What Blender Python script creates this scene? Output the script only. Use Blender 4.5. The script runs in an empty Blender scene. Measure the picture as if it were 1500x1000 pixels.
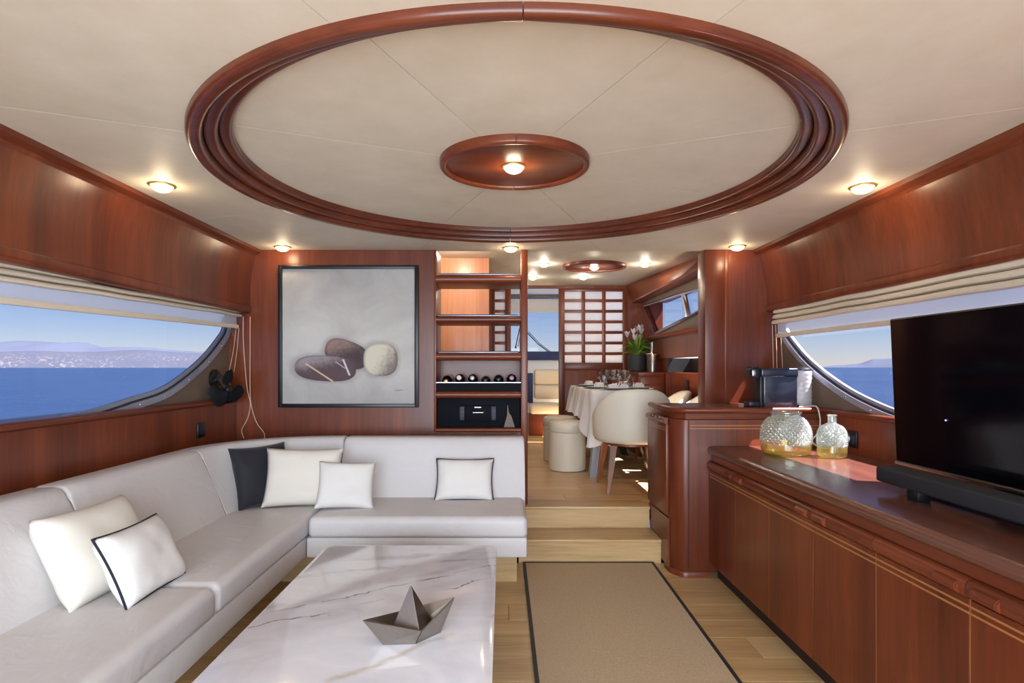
import bpy, bmesh, math, random
from mathutils import Vector, Matrix
from mathutils import noise as mnoise

random.seed(7)
PI = math.pi
S = bpy.context.scene
C = S.collection

# ------------------------------------------------------------------ camera
cam_data = bpy.data.cameras.new('camera')
cam = bpy.data.objects.new('camera', cam_data)
C.objects.link(cam)
cam.location = (0, 0, 1.25)
cam.rotation_euler = (PI / 2, 0, 0)
cam_data.sensor_width = 36.0
cam_data.lens = 20.16
cam_data.shift_x = 0.00867
cam_data.shift_y = 0.0253
cam_data.clip_start = 0.05
cam_data.clip_end = 90000
S.camera = cam

# ------------------------------------------------------------------ sky, sun, exposure
SUN_EL = math.radians(58)
SUN_DIR = Vector((math.cos(SUN_EL) * 0.975, -math.cos(SUN_EL) * 0.22, math.sin(SUN_EL))).normalized()
world = bpy.data.worlds.new('world')
S.world = world
world.use_nodes = True
wn = world.node_tree
for n in list(wn.nodes):
    wn.nodes.remove(n)
w_out = wn.nodes.new('ShaderNodeOutputWorld')
w_bg = wn.nodes.new('ShaderNodeBackground')
w_sky = wn.nodes.new('ShaderNodeTexSky')
w_sky.sky_type = 'NISHITA'
w_sky.sun_disc = False
w_sky.sun_elevation = SUN_EL
w_sky.sun_rotation = math.atan2(SUN_DIR.x, SUN_DIR.y)
w_sky.air_density = 0.8
w_sky.dust_density = 0.0
w_sky.ozone_density = 5.0
w_bg.inputs['Strength'].default_value = 0.185
wn.links.new(w_sky.outputs[0], w_bg.inputs['Color'])
wn.links.new(w_bg.outputs[0], w_out.inputs['Surface'])

sun_data = bpy.data.lights.new('sun', 'SUN')
sun_data.energy = 54.0
sun_data.angle = math.radians(0.6)
sun_data.color = (1.0, 0.965, 0.92)
sun = bpy.data.objects.new('sun', sun_data)
C.objects.link(sun)
sun.rotation_euler = SUN_DIR.to_track_quat('Z', 'Y').to_euler()
sun.location = (6, -2, 12)

# added fill light in the unseen aft doorway, standing in for daylight
day = bpy.data.lights.new('aft_fill_light', 'AREA')
day.shape = 'RECTANGLE'
day.size = 3.1
day.size_y = 1.75
day.energy = 165
day.color = (0.83, 0.91, 1.0)
aft_fill_o = bpy.data.objects.new('aft_fill_light', day)
C.objects.link(aft_fill_o)
aft_fill_o.location = (0.04, -1.68, 1.05)
aft_fill_o.rotation_euler = (PI / 2, 0, 0)

S.view_settings.view_transform = 'Standard'
S.view_settings.look = 'None'
S.view_settings.gamma = 1.0
S.view_settings.use_curve_mapping = False
S.view_settings.exposure = 0.24
S.cycles.use_denoising = True
S.cycles.max_bounces = 10
S.cycles.diffuse_bounces = 5
S.cycles.glossy_bounces = 5
S.cycles.transmission_bounces = 8
S.cycles.transparent_max_bounces = 48
S.cycles.sample_clamp_indirect = 6.0

# ------------------------------------------------------------------ materials
def srgb(r, g, b):
    f = lambda c: (c / 255 / 12.92) if c / 255 <= 0.04045 else ((c / 255 + 0.055) / 1.055) ** 2.4
    return (f(r), f(g), f(b), 1.0)

def new_mat(name):
    m = bpy.data.materials.new(name)
    m.use_nodes = True
    nt = m.node_tree
    b = nt.nodes['Principled BSDF']
    return m, nt, b

def node(nt, typ, **kw):
    n = nt.nodes.new(typ)
    for k, v in kw.items():
        setattr(n, k, v)
    return n

def M(nt, op, a, b=None, c=None):
    n = nt.nodes.new('ShaderNodeMath')
    n.operation = op
    for i, v in enumerate((a, b, c)):
        if v is None:
            continue
        if isinstance(v, (int, float)):
            n.inputs[i].default_value = v
        else:
            nt.links.new(v, n.inputs[i])
    return n.outputs[0]

def mixc(nt, fac, a, b):
    n = nt.nodes.new('ShaderNodeMix')
    n.data_type = 'RGBA'
    for sock, v in ((n.inputs[0], fac), (n.inputs[6], a), (n.inputs[7], b)):
        if isinstance(v, (int, float, tuple)):
            sock.default_value = v
        else:
            nt.links.new(v, sock)
    return n.outputs[2]

def ramp(nt, fac, stops):
    n = nt.nodes.new('ShaderNodeValToRGB')
    e = n.color_ramp.elements
    e[0].position, e[0].color = stops[0]
    e[1].position, e[1].color = stops[-1]
    for p, c in stops[1:-1]:
        k = e.new(p)
        k.color = c
    nt.links.new(fac, n.inputs[0])
    return n.outputs[0]

def smooth(nt, v, lo, hi):
    n = nt.nodes.new('ShaderNodeMapRange')
    n.interpolation_type = 'SMOOTHSTEP'
    nt.links.new(v, n.inputs[0])
    n.inputs[1].default_value = lo
    n.inputs[2].default_value = hi
    return n.outputs[0]

def noise_tex(nt, vec, scale, detail=3, rough=0.5, dist=0.0):
    n = nt.nodes.new('ShaderNodeTexNoise')
    n.inputs['Scale'].default_value = scale
    n.inputs['Detail'].default_value = detail
    n.inputs['Roughness'].default_value = rough
    n.inputs['Distortion'].default_value = dist
    if vec is not None:
        nt.links.new(vec, n.inputs['Vector'])
    return n.outputs['Fac']

def obj_coord(nt, scale=(1, 1, 1), rnd=0.0):
    tc = nt.nodes.new('ShaderNodeTexCoord')
    mp = nt.nodes.new('ShaderNodeMapping')
    mp.inputs['Scale'].default_value = scale
    nt.links.new(tc.outputs['Object'], mp.inputs['Vector'])
    if rnd:
        oi = nt.nodes.new('ShaderNodeObjectInfo')
        ad = nt.nodes.new('ShaderNodeVectorMath')
        ad.operation = 'ADD'
        sc = nt.nodes.new('ShaderNodeVectorMath')
        sc.operation = 'SCALE'
        cb = nt.nodes.new('ShaderNodeCombineXYZ')
        for i in range(3):
            nt.links.new(oi.outputs['Random'], cb.inputs[i])
        nt.links.new(cb.outputs[0], sc.inputs[0])
        sc.inputs['Scale'].default_value = rnd
        nt.links.new(mp.outputs[0], ad.inputs[0])
        nt.links.new(sc.outputs[0], ad.inputs[1])
        return ad.outputs[0]
    return mp.outputs[0]

def bump(nt, b, h, strength=0.2, dist=0.01):
    n = nt.nodes.new('ShaderNodeBump')
    n.inputs['Strength'].default_value = strength
    n.inputs['Distance'].default_value = dist
    nt.links.new(h, n.inputs['Height'])
    nt.links.new(n.outputs[0], b.inputs['Normal'])

def plain(name, col, rough=0.5, metal=0.0, coat=0.0, spec=0.5, nz=0.0, nscale=40, bstr=0.0):
    m, nt, b = new_mat(name)
    b.inputs['Base Color'].default_value = col
    b.inputs['Roughness'].default_value = rough
    b.inputs['Metallic'].default_value = metal
    b.inputs['Coat Weight'].default_value = coat
    b.inputs['Specular IOR Level'].default_value = spec
    v = obj_coord(nt)
    f = noise_tex(nt, v, nscale, 4)
    if nz:
        d = tuple(c * (1 - nz) for c in col[:3]) + (1,)
        nt.links.new(mixc(nt, f, d, col), b.inputs['Base Color'])
    if bstr:
        bump(nt, b, f, bstr, 0.004)
    return m

def wood(name, axis, light, mid, dark, rough=0.34, coat=0.14, fine=1.0, rnd=9.0):
    m, nt, b = new_mat(name)
    lo, hi = 0.9, 16.0
    sc = {'x': (lo, hi, hi), 'y': (hi, lo, hi), 'z': (hi, hi, lo)}[axis]
    sc2 = tuple(0.22 * s for s in sc)
    v1 = obj_coord(nt, sc, rnd)
    v2 = obj_coord(nt, sc2, rnd)
    g = noise_tex(nt, v1, 3.0, 6, 0.65, 0.4)
    br = noise_tex(nt, v2, 1.6, 2, 0.5, 0.6)
    t = M(nt, 'ADD', M(nt, 'MULTIPLY', g, 0.45 * fine), M(nt, 'MULTIPLY', br, 0.75))
    col = ramp(nt, t, [(0.30, dark), (0.58, mid), (0.86, light)])
    nt.links.new(col, b.inputs['Base Color'])
    b.inputs['Roughness'].default_value = rough
    b.inputs['Coat Weight'].default_value = coat
    b.inputs['Specular IOR Level'].default_value = 0.38
    b.inputs['Coat Roughness'].default_value = 0.2
    bump(nt, b, g, 0.03, 0.002)
    return m

CH = (srgb(140, 71, 39), srgb(111, 51, 28), srgb(74, 32, 18))
MAT = {}
for ax in 'xyz':
    MAT['wood_' + ax] = wood('cherry_wood_' + ax, ax, *CH)
DK = (srgb(116, 74, 60), srgb(94, 57, 46), srgb(68, 39, 31))
MAT['wood_top'] = wood('dark_cherry_top', 'y', *DK, rough=0.27, coat=0.5)
MAT['wood_ring'] = wood('ring_cherry', 'x', srgb(120, 59, 33), srgb(94, 43, 25), srgb(62, 28, 17), rough=0.28, coat=0.3)
MAT['wood_light'] = wood('lit_cherry', 'z', srgb(214, 158, 122), srgb(200, 136, 98), srgb(172, 104, 70))  # cherry with the bright galley light put into its colour
MAT['wood_leg'] = wood('walnut_leg', 'z', srgb(160, 98, 60), srgb(130, 74, 42), srgb(92, 50, 28))
MAT['oak_x'] = wood('pale_oak_x', 'x', srgb(216, 186, 138), srgb(190, 157, 110), srgb(140, 108, 72), rough=0.38, coat=0.1, fine=1.35, rnd=30.0)
MAT['inlay'] = plain('maple_inlay', srgb(178, 120, 68), 0.35, nz=0.15)
MAT['groove'] = plain('dark_joint', srgb(42, 22, 16), 0.7, nz=0.1)

def mk_ceiling():
    m, nt, b = new_mat('parchment_vinyl')
    v = obj_coord(nt, (1, 1, 1), 5.0)
    a = noise_tex(nt, v, 5.0, 6, 0.65)
    f = noise_tex(nt, v, 60.0, 3)
    col = ramp(nt, a, [(0.3, srgb(212, 204, 184)), (0.55, srgb(219, 211, 193)), (0.75, srgb(225, 218, 201))])
    nt.links.new(col, b.inputs['Base Color'])
    b.inputs['Roughness'].default_value = 0.55
    bump(nt, b, f, 0.05, 0.002)
    return m
MAT['ceiling'] = mk_ceiling()

def mk_leather(name, c1, c2, rough=0.45, fold=0.3):
    m, nt, b = new_mat(name)
    v = obj_coord(nt)
    a = noise_tex(nt, v, 2.2, 3, 0.5, 0.8)
    f = noise_tex(nt, v, 160, 2)
    nt.links.new(mixc(nt, a, c2, c1), b.inputs['Base Color'])
    b.inputs['Roughness'].default_value = rough
    h = M(nt, 'ADD', M(nt, 'MULTIPLY', noise_tex(nt, v, 7, 3, 0.5, 1.5), 1.0), M(nt, 'MULTIPLY', f, 0.04))
    bump(nt, b, h, fold, 0.012)
    return m
MAT['leather'] = mk_leather('white_leather', srgb(221, 219, 220), srgb(211, 208, 209))
MAT['cream_leather'] = mk_leather('cream_leather', srgb(230, 223, 207), srgb(216, 208, 190), 0.5, 0.05)
MAT['cream_seat'] = mk_leather('ivory_helm_leather', srgb(232, 222, 200), srgb(216, 204, 178), 0.5, 0.1)
MAT['pillow_white'] = plain('white_cotton', srgb(236, 234, 230), 0.85, nz=0.05, nscale=220, bstr=0.12)
MAT['pillow_cream'] = plain('ecru_cotton', srgb(232, 227, 216), 0.85, nz=0.05, nscale=220, bstr=0.12)
MAT['navy'] = plain('navy_velvet', srgb(30, 30, 42), 0.75, nz=0.3, nscale=14, bstr=0.25)
MAT['navy'].node_tree.nodes['Principled BSDF'].inputs['Sheen Weight'].default_value = 0.15
MAT['piping'] = plain('navy_piping', srgb(30, 30, 48), 0.7, nz=0.1)
MAT['cloth'] = plain('white_linen', srgb(238, 236, 234), 0.8, nz=0.04, nscale=300, bstr=0.06)
MAT['blind'] = plain('cream_blind_fabric', srgb(226, 216, 198), 0.8, nz=0.08, nscale=30, bstr=0.2)
MAT['taupe'] = plain('taupe_vinyl', srgb(120, 104, 90), 0.55, nz=0.12, nscale=18, bstr=0.05)
MAT['frame_metal'] = plain('satin_window_metal', srgb(168, 172, 188), 0.32, metal=0.45, nz=0.06)
MAT['chrome'] = plain('polished_steel', srgb(205, 208, 214), 0.22, metal=1.0, nz=0.06)
MAT['steel'] = plain('brushed_pewter', srgb(166, 160, 152), 0.32, metal=1.0, nz=0.12, nscale=90)
MAT['alu'] = plain('grey_table_metal', srgb(140, 140, 146), 0.35, metal=0.7, nz=0.05)
MAT['gasket'] = plain('dark_gasket', srgb(36, 42, 60), 0.5, nz=0.1)
MAT['black'] = plain('black_plastic', srgb(22, 23, 27), 0.35, nz=0.15)
MAT['black_soft'] = plain('black_soft_blade', srgb(40, 42, 48), 0.6, nz=0.2)
MAT['machine'] = plain('blue_black_lacquer', srgb(30, 34, 48), 0.25, coat=0.4, nz=0.1)
MAT['screen'] = plain('black_glass_screen', srgb(6, 6, 12), 0.10, spec=0.3, nz=0.05)
MAT['smoked'] = plain('smoked_satin_glass', srgb(20, 22, 30), 0.6, spec=0.08, nz=0.2)
MAT['soundbar'] = plain('charcoal_speaker_cloth', srgb(34, 36, 44), 0.75, nz=0.3, nscale=500, bstr=0.15)
MAT['white'] = plain('white_gelcoat', srgb(232, 232, 232), 0.35, nz=0.03)
MAT['dash'] = plain('navy_dash', srgb(38, 50, 96), 0.5, nz=0.1)
MAT['porcelain'] = plain('white_porcelain', srgb(240, 240, 240), 0.12, nz=0.02)
MAT['plate_rim'] = plain('grey_charger', srgb(120, 124, 124), 0.25, metal=0.5, nz=0.08)
MAT['pot'] = plain('charcoal_pot', srgb(52, 53, 56), 0.6, nz=0.1)
MAT['soil'] = plain('soil', srgb(50, 38, 28), 0.95, nz=0.4)
MAT['leaf'] = plain('green_leaf', srgb(150, 198, 78), 0.45, nz=0.35, nscale=25)
MAT['petal'] = plain('white_petal', srgb(244, 238, 240), 0.6, nz=0.05)
MAT['cord'] = plain('cream_cord', srgb(214, 186, 160), 0.7, nz=0.1)
MAT['cable'] = plain('white_cable', srgb(226, 226, 226), 0.5, nz=0.05)
MAT['pink'] = plain('pink_foil', srgb(226, 172, 166), 0.35, metal=0.3, nz=0.1)
MAT['red'] = plain('red_bead', srgb(160, 40, 30), 0.4, nz=0.1)
MAT['gold'] = plain('gold_foil', srgb(200, 170, 100), 0.35, metal=0.8, nz=0.1)
MAT['led'] = plain('silver_print', srgb(190, 192, 198), 0.3, metal=0.6, nz=0.05)
MAT['roof'] = plain('roof_core', srgb(96, 84, 70), 0.9, nz=0.1)

def mk_emit(name, col, strength):
    m, nt, b = new_mat(name)
    b.inputs['Base Color'].default_value = col
    b.inputs['Emission Color'].default_value = col
    b.inputs['Emission Strength'].default_value = strength
    b.inputs['Roughness'].default_value = 0.2
    return m
MAT['bulb'] = mk_emit('warm_lamp_glass', (1.0, 0.84, 0.60, 1), 3.0)
MAT['led_blue'] = mk_emit('standby_led', (0.25, 0.3, 1.0, 1), 2.0)

def mk_pane(name, tint, refl=0.9):
    m, nt, b = new_mat(name)
    nt.nodes.remove(b)
    out = nt.nodes['Material Output']
    tr = node(nt, 'ShaderNodeBsdfTransparent')
    tr.inputs[0].default_value = tint
    gl = node(nt, 'ShaderNodeBsdfGlossy')
    gl.inputs['Roughness'].default_value = 0.02
    fr = node(nt, 'ShaderNodeLayerWeight')
    fr.inputs[0].default_value = 0.5
    mx = node(nt, 'ShaderNodeMixShader')
    k = M(nt, 'ADD', 0.04, M(nt, 'MULTIPLY', M(nt, 'POWER', fr.outputs['Facing'], 4.0), 0.6))
    nt.links.new(M(nt, 'MULTIPLY', k, refl), mx.inputs[0])
    nt.links.new(tr.outputs[0], mx.inputs[1])
    nt.links.new(gl.outputs[0], mx.inputs[2])
    nt.links.new(mx.outputs[0], out.inputs['Surface'])
    return m
MAT['tinted'] = mk_pane('tinted_window_glass', (0.465, 0.42, 0.49, 1), 0.4)
MAT['clear_pane'] = mk_pane('clear_thin_glass', (0.93, 0.96, 0.95, 1), 1.0)
MAT['goblet'] = mk_pane('crystal', (0.96, 0.965, 0.975, 1), 3.2)

def mk_sheer(name, col, tr_amt, trans):
    m, nt, b = new_mat(name)
    nt.nodes.remove(b)
    out = nt.nodes['Material Output']
    df = node(nt, 'ShaderNodeBsdfDiffuse')
    df.inputs[0].default_value = col
    tl = node(nt, 'ShaderNodeBsdfTranslucent')
    tl.inputs[0].default_value = col
    tp = node(nt, 'ShaderNodeBsdfTransparent')
    m1 = node(nt, 'ShaderNodeMixShader')
    m1.inputs[0].default_value = trans
    m2 = node(nt, 'ShaderNodeMixShader')
    m2.inputs[0].default_value = tr_amt
    nt.links.new(df.outputs[0], m1.inputs[1])
    nt.links.new(tl.outputs[0], m1.inputs[2])
    nt.links.new(m1.outputs[0], m2.inputs[1])
    nt.links.new(tp.outputs[0], m2.inputs[2])
    nt.links.new(m2.outputs[0], out.inputs['Surface'])
    return m
MAT['sheer'] = mk_sheer('sheer_voile', (0.88, 0.88, 0.92, 1), 0.30, 0.25)
MAT['tank'] = mk_sheer('clear_ribbed_plastic', (0.90, 0.93, 0.95, 1), 0.62, 0.4)
MAT['shoji'] = mk_sheer('frosted_pane', (0.95, 0.95, 0.97, 1), 0.0, 0.8)

def mk_vase():
    m, nt, b = new_mat('green_gold_glass')
    tc = node(nt, 'ShaderNodeTexCoord')
    sp = node(nt, 'ShaderNodeSeparateXYZ')
    nt.links.new(tc.outputs['Object'], sp.inputs[0])
    f = smooth(nt, sp.outputs[2], 0.050, 0.056)
    tcol = mixc(nt, f, (0.82, 0.66, 0.16, 1), (0.86, 0.95, 0.92, 1))
    nt.nodes.remove(b)
    out = nt.nodes['Material Output']
    tr = node(nt, 'ShaderNodeBsdfTransparent')
    nt.links.new(tcol, tr.inputs[0])
    gl = node(nt, 'ShaderNodeBsdfGlossy')
    gl.inputs['Roughness'].default_value = 0.08
    gl.inputs[0].default_value = (0.9, 0.97, 0.94, 1)
    df = node(nt, 'ShaderNodeBsdfTranslucent')
    dcol = mixc(nt, f, (0.80, 0.66, 0.22, 1), (0.74, 0.82, 0.78, 1))
    nt.links.new(dcol, df.inputs[0])
    d2 = node(nt, 'ShaderNodeBsdfDiffuse')
    nt.links.new(dcol, d2.inputs[0])
    ad = node(nt, 'ShaderNodeMixShader')
    ad.inputs[0].default_value = 0.5
    nt.links.new(df.outputs[0], ad.inputs[1])
    nt.links.new(d2.outputs[0], ad.inputs[2])
    fr = node(nt, 'ShaderNodeLayerWeight')
    fr.inputs[0].default_value = 0.5
    m1 = node(nt, 'ShaderNodeMixShader')
    m1.inputs[0].default_value = 0.15
    nt.links.new(tr.outputs[0], m1.inputs[1])
    nt.links.new(ad.outputs[0], m1.inputs[2])
    m2 = node(nt, 'ShaderNodeMixShader')
    nt.links.new(M(nt, 'ADD', 0.14, M(nt, 'MULTIPLY', M(nt, 'POWER', fr.outputs['Facing'], 2.5), 0.7)), m2.inputs[0])
    nt.links.new(m1.outputs[0], m2.inputs[1])
    nt.links.new(gl.outputs[0], m2.inputs[2])
    nt.links.new(m2.outputs[0], out.inputs['Surface'])
    return m
MAT['vase'] = mk_vase()

def mk_marble():
    m, nt, b = new_mat('white_marble')
    tc = node(nt, 'ShaderNodeTexCoord')
    sp = node(nt, 'ShaderNodeSeparateXYZ')
    nt.links.new(tc.outputs['Object'], sp.inputs[0])
    x, y = sp.outputs[0], sp.outputs[1]
    v = obj_coord(nt, (1.0, 1.6, 1))
    cl = noise_tex(nt, v, 3.2, 6, 0.6, 1.2)
    warp = M(nt, 'MULTIPLY', M(nt, 'SUBTRACT', noise_tex(nt, v, 4.0, 5, 0.6), 0.5), 0.16)
    base = ramp(nt, cl, [(0.25, srgb(212, 215, 226)), (0.5, srgb(230, 232, 242)), (0.72, srgb(240, 242, 250))])
    def vein(x0, y0, slope, w, col, colin, brk):
        f = M(nt, 'ABSOLUTE', M(nt, 'ADD', M(nt, 'SUBTRACT', M(nt, 'SUBTRACT', y, y0), M(nt, 'MULTIPLY', M(nt, 'SUBTRACT', x, x0), slope)), warp))
        k = M(nt, 'SUBTRACT', 1.0, smooth(nt, f, 0.0, w))
        k2 = M(nt, 'MULTIPLY', k, smooth(nt, noise_tex(nt, v, brk, 4), 0.42, 0.60))
        return mixc(nt, k2, colin, col)
    c = vein(-0.40, -0.05, 0.62, 0.009, srgb(140, 134, 138), base, 4.3)
    c = vein(-0.40, 0.02, 0.62, 0.045, srgb(204, 201, 206), c, 2.7)
    c = vein(-0.40, -0.14, 0.55, 0.007, srgb(142, 136, 138), c, 6.1)
    c = vein(-0.40, 0.30, 0.30, 0.030, srgb(198, 194, 197), c, 5.0)
    c = vein(-0.40, 0.48, 0.15, 0.030, srgb(200, 196, 196), c, 3.6)
    c = vein(0.0, -0.40, 0.9, 0.030, srgb(208, 200, 190), c, 5.5)
    sp2 = smooth(nt, noise_tex(nt, v, 6.5, 5, 0.7, 0.5), 0.66, 0.74)
    c = mixc(nt, M(nt, 'MULTIPLY', sp2, 0.7), c, srgb(178, 158, 136))
    nt.links.new(c, b.inputs['Base Color'])
    b.inputs['Roughness'].default_value = 0.10
    b.inputs['Coat Weight'].default_value = 0.3
    return m
MAT['marble'] = mk_marble()

def mk_rug():
    m, nt, b = new_mat('sisal_weave')
    v = obj_coord(nt)
    w1 = node(nt, 'ShaderNodeTexWave')
    w1.bands_direction = 'X'
    w1.inputs['Scale'].default_value = 75
    w1.inputs['Distortion'].default_value = 1.2
    nt.links.new(v, w1.inputs['Vector'])
    w2 = node(nt, 'ShaderNodeTexWave')
    w2.bands_direction = 'Y'
    w2.inputs['Scale'].default_value = 60
    w2.inputs['Distortion'].default_value = 1.2
    nt.links.new(v, w2.inputs['Vector'])
    h = M(nt, 'MULTIPLY', w1.outputs['Fac'], w2.outputs['Fac'])
    n = noise_tex(nt, v, 120, 3)
    t = M(nt, 'ADD', M(nt, 'MULTIPLY', h, 0.6), M(nt, 'MULTIPLY', n, 0.5))
    col = ramp(nt, t, [(0.15, srgb(174, 153, 124)), (0.5, srgb(211, 190, 159)), (0.85, srgb(232, 213, 184))])
    nt.links.new(col, b.inputs['Base Color'])
    b.inputs['Roughness'].default_value = 0.95
    b.inputs['Specular IOR Level'].default_value = 0.1
    bump(nt, b, h, 0.5, 0.004)
    return m
MAT['rug'] = mk_rug()

def mk_sea():
    m, nt, b = new_mat('sea_water')
    tc = node(nt, 'ShaderNodeTexCoord')
    mp = node(nt, 'ShaderNodeMapping')
    nt.links.new(tc.outputs['Object'], mp.inputs['Vector'])
    a = noise_tex(nt, mp.outputs[0], 0.6, 8, 0.62)
    c = noise_tex(nt, mp.outputs[0], 0.03, 6, 0.6)
    t = M(nt, 'ADD', M(nt, 'MULTIPLY', a, 0.5), M(nt, 'MULTIPLY', c, 0.5))
    col = ramp(nt, t, [(0.3, (0.0062, 0.0185, 0.0520, 1)), (0.7, (0.0115, 0.030, 0.072, 1))])
    nt.links.new(col, b.inputs['Base Color'])
    b.inputs['Roughness'].default_value = 0.35
    b.inputs['Specular IOR Level'].default_value = 0.25
    bump(nt, b, a, 0.7, 0.6)
    return m
MAT['sea'] = mk_sea()

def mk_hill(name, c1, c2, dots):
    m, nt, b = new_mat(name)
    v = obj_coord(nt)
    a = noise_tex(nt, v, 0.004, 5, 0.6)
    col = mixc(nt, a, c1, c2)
    if dots:
        vo = node(nt, 'ShaderNodeTexNoise')
        vo.inputs['Scale'].default_value = 0.035
        vo.inputs['Detail'].default_value = 2
        nt.links.new(v, vo.inputs['Vector'])
        sp = node(nt, 'ShaderNodeSeparateXYZ')
        nt.links.new(v, sp.inputs[0])
        low = M(nt, 'SUBTRACT', 1.0, smooth(nt, sp.outputs[2], 40, 190))
        d = M(nt, 'MULTIPLY', smooth(nt, vo.outputs['Fac'], 0.54, 0.62), M(nt, 'MULTIPLY', low, smooth(nt, noise_tex(nt, v, 0.0035, 3), 0.35, 0.6)))
        col = mixc(nt, d, col, (0.105, 0.104, 0.106, 1))
    nt.links.new(col, b.inputs['Base Color'])
    b.inputs['Roughness'].default_value = 1.0
    b.inputs['Specular IOR Level'].default_value = 0.0
    return m
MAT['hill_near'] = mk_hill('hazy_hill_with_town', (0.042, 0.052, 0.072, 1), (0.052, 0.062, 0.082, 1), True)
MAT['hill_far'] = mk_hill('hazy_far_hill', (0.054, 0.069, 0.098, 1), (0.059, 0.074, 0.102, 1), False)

def mk_painting(w, h):
    m, nt, b = new_mat('painted_canvas')
    tc = node(nt, 'ShaderNodeTexCoord')
    sp = node(nt, 'ShaderNodeSeparateXYZ')
    nt.links.new(tc.outputs['Object'], sp.inputs[0])
    u = M(nt, 'ADD', M(nt, 'DIVIDE', sp.outputs[0], w), 0.5)
    vv = M(nt, 'DIVIDE', sp.outputs[2], h)
    ov = obj_coord(nt)
    cl = noise_tex(nt, ov, 3.0, 6, 0.6, 0.6)
    fine = noise_tex(nt, ov, 38, 5, 0.7)
    # cloudy light centre, greyer top
    glow = M(nt, 'SUBTRACT', 1.0, smooth(nt, M(nt, 'ABSOLUTE', M(nt, 'SUBTRACT', vv, 0.42)), 0.05, 0.55))
    t = M(nt, 'ADD', M(nt, 'MULTIPLY', cl, 0.75), M(nt, 'MULTIPLY', glow, 0.28))
    base = ramp(nt, t, [(0.25, srgb(160, 158, 157)), (0.5, srgb(182, 180, 177)), (0.8, srgb(210, 208, 203))])
    def ell(cx, cy, a, bb, ang, wob=0.05):
        ca, sa = math.cos(ang), math.sin(ang)
        dx = M(nt, 'SUBTRACT', u, cx)
        dy = M(nt, 'SUBTRACT', vv, cy)
        p = M(nt, 'DIVIDE', M(nt, 'ADD', M(nt, 'MULTIPLY', dx, ca), M(nt, 'MULTIPLY', dy, sa)), a)
        q = M(nt, 'DIVIDE', M(nt, 'SUBTRACT', M(nt, 'MULTIPLY', dy, ca), M(nt, 'MULTIPLY', dx, sa)), bb)
        e = 2.6
        r = M(nt, 'ADD', M(nt, 'POWER', M(nt, 'ABSOLUTE', p), e), M(nt, 'POWER', M(nt, 'ABSOLUTE', q), e))
        return r, p, q
    def stone(colin, cx, cy, a, bb, ang, lightc, darkc, hx, hy, thr):
        r, p, q = ell(cx, cy, a, bb, ang)
        halo = M(nt, 'SUBTRACT', 1.0, smooth(nt, r, 0.95, 1.8))
        c0 = mixc(nt, M(nt, 'MULTIPLY', halo, M(nt, 'MULTIPLY', fine, 0.55)), colin, srgb(92, 82, 88))
        mask = M(nt, 'SUBTRACT', 1.0, smooth(nt, r, 0.90, 1.02))
        li = M(nt, 'ADD', M(nt, 'ADD', M(nt, 'MULTIPLY', p, hx), M(nt, 'MULTIPLY', q, hy)), M(nt, 'MULTIPLY', M(nt, 'SUBTRACT', fine, 0.5), 1.1))
        body = mixc(nt, smooth(nt, li, thr - 0.5, thr + 0.55), darkc, lightc)
        edge = smooth(nt, r, 0.55, 1.0)
        body = mixc(nt, M(nt, 'MULTIPLY', edge, 0.45), body, srgb(60, 50, 56))
        return mixc(nt, mask, c0, body), p, q, mask
    c, p, q, k = stone(base, 0.483, 0.372, 0.170, 0.098, -0.35, srgb(150, 126, 118), srgb(70, 54, 56), -0.7, 0.5, 0.25)
    c, p, q, k = stone(c, 0.325, 0.264, 0.235, 0.096, -0.06, srgb(158, 146, 150), srgb(92, 72, 78), -0.7, 0.9, 0.42)
    def line(colin, k, p, q, p0, q0, p1, q1, w, col):
        L2 = (p1 - p0) ** 2 + (q1 - q0) ** 2
        dx = M(nt, 'SUBTRACT', p, p0)
        dy = M(nt, 'SUBTRACT', q, q0)
        tt = M(nt, 'DIVIDE', M(nt, 'ADD', M(nt, 'MULTIPLY', dx, p1 - p0), M(nt, 'MULTIPLY', dy, q1 - q0)), L2)
        n_ = nt.nodes.new('ShaderNodeClamp')
        nt.links.new(tt, n_.inputs[0])
        tt = n_.outputs[0]
        ex = M(nt, 'SUBTRACT', dx, M(nt, 'MULTIPLY', tt, p1 - p0))
        ey = M(nt, 'SUBTRACT', dy, M(nt, 'MULTIPLY', tt, q1 - q0))
        d = M(nt, 'SQRT', M(nt, 'ADD', M(nt, 'POWER', ex, 2.0), M(nt, 'POWER', ey, 2.0)))
        mk = M(nt, 'MULTIPLY', k, M(nt, 'SUBTRACT', 1.0, smooth(nt, d, w * 0.4, w)))
        return mixc(nt, mk, colin, col)
    c = line(c, k, p, q, -0.62, 0.25, 0.25, -0.95, 0.055, srgb(216, 188, 158))
    c = line(c, k, p, q, 0.55, 0.75, 0.78, -0.40, 0.045, srgb(214, 206, 204))
    c = line(c, k, p, q, 0.32, 0.55, 0.62, 0.10, 0.03, srgb(190, 180, 180))
    c, p, q, k = stone(c, 0.739, 0.329, 0.130, 0.124, 0.0, srgb(214, 208, 190), srgb(132, 122, 116), -0.8, 0.45, -0.30)
    nt.links.new(c, b.inputs['Base Color'])
    b.inputs['Roughness'].default_value = 0.7
    bump(nt, b, fine, 0.15, 0.003)
    return m

# ------------------------------------------------------------------ mesh helpers
ROOTM = {}

def smooth_mesh(me, ang=38):
    for p in me.polygons:
        p.use_smooth = True
    me.set_sharp_from_angle(angle=math.radians(ang))

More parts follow.
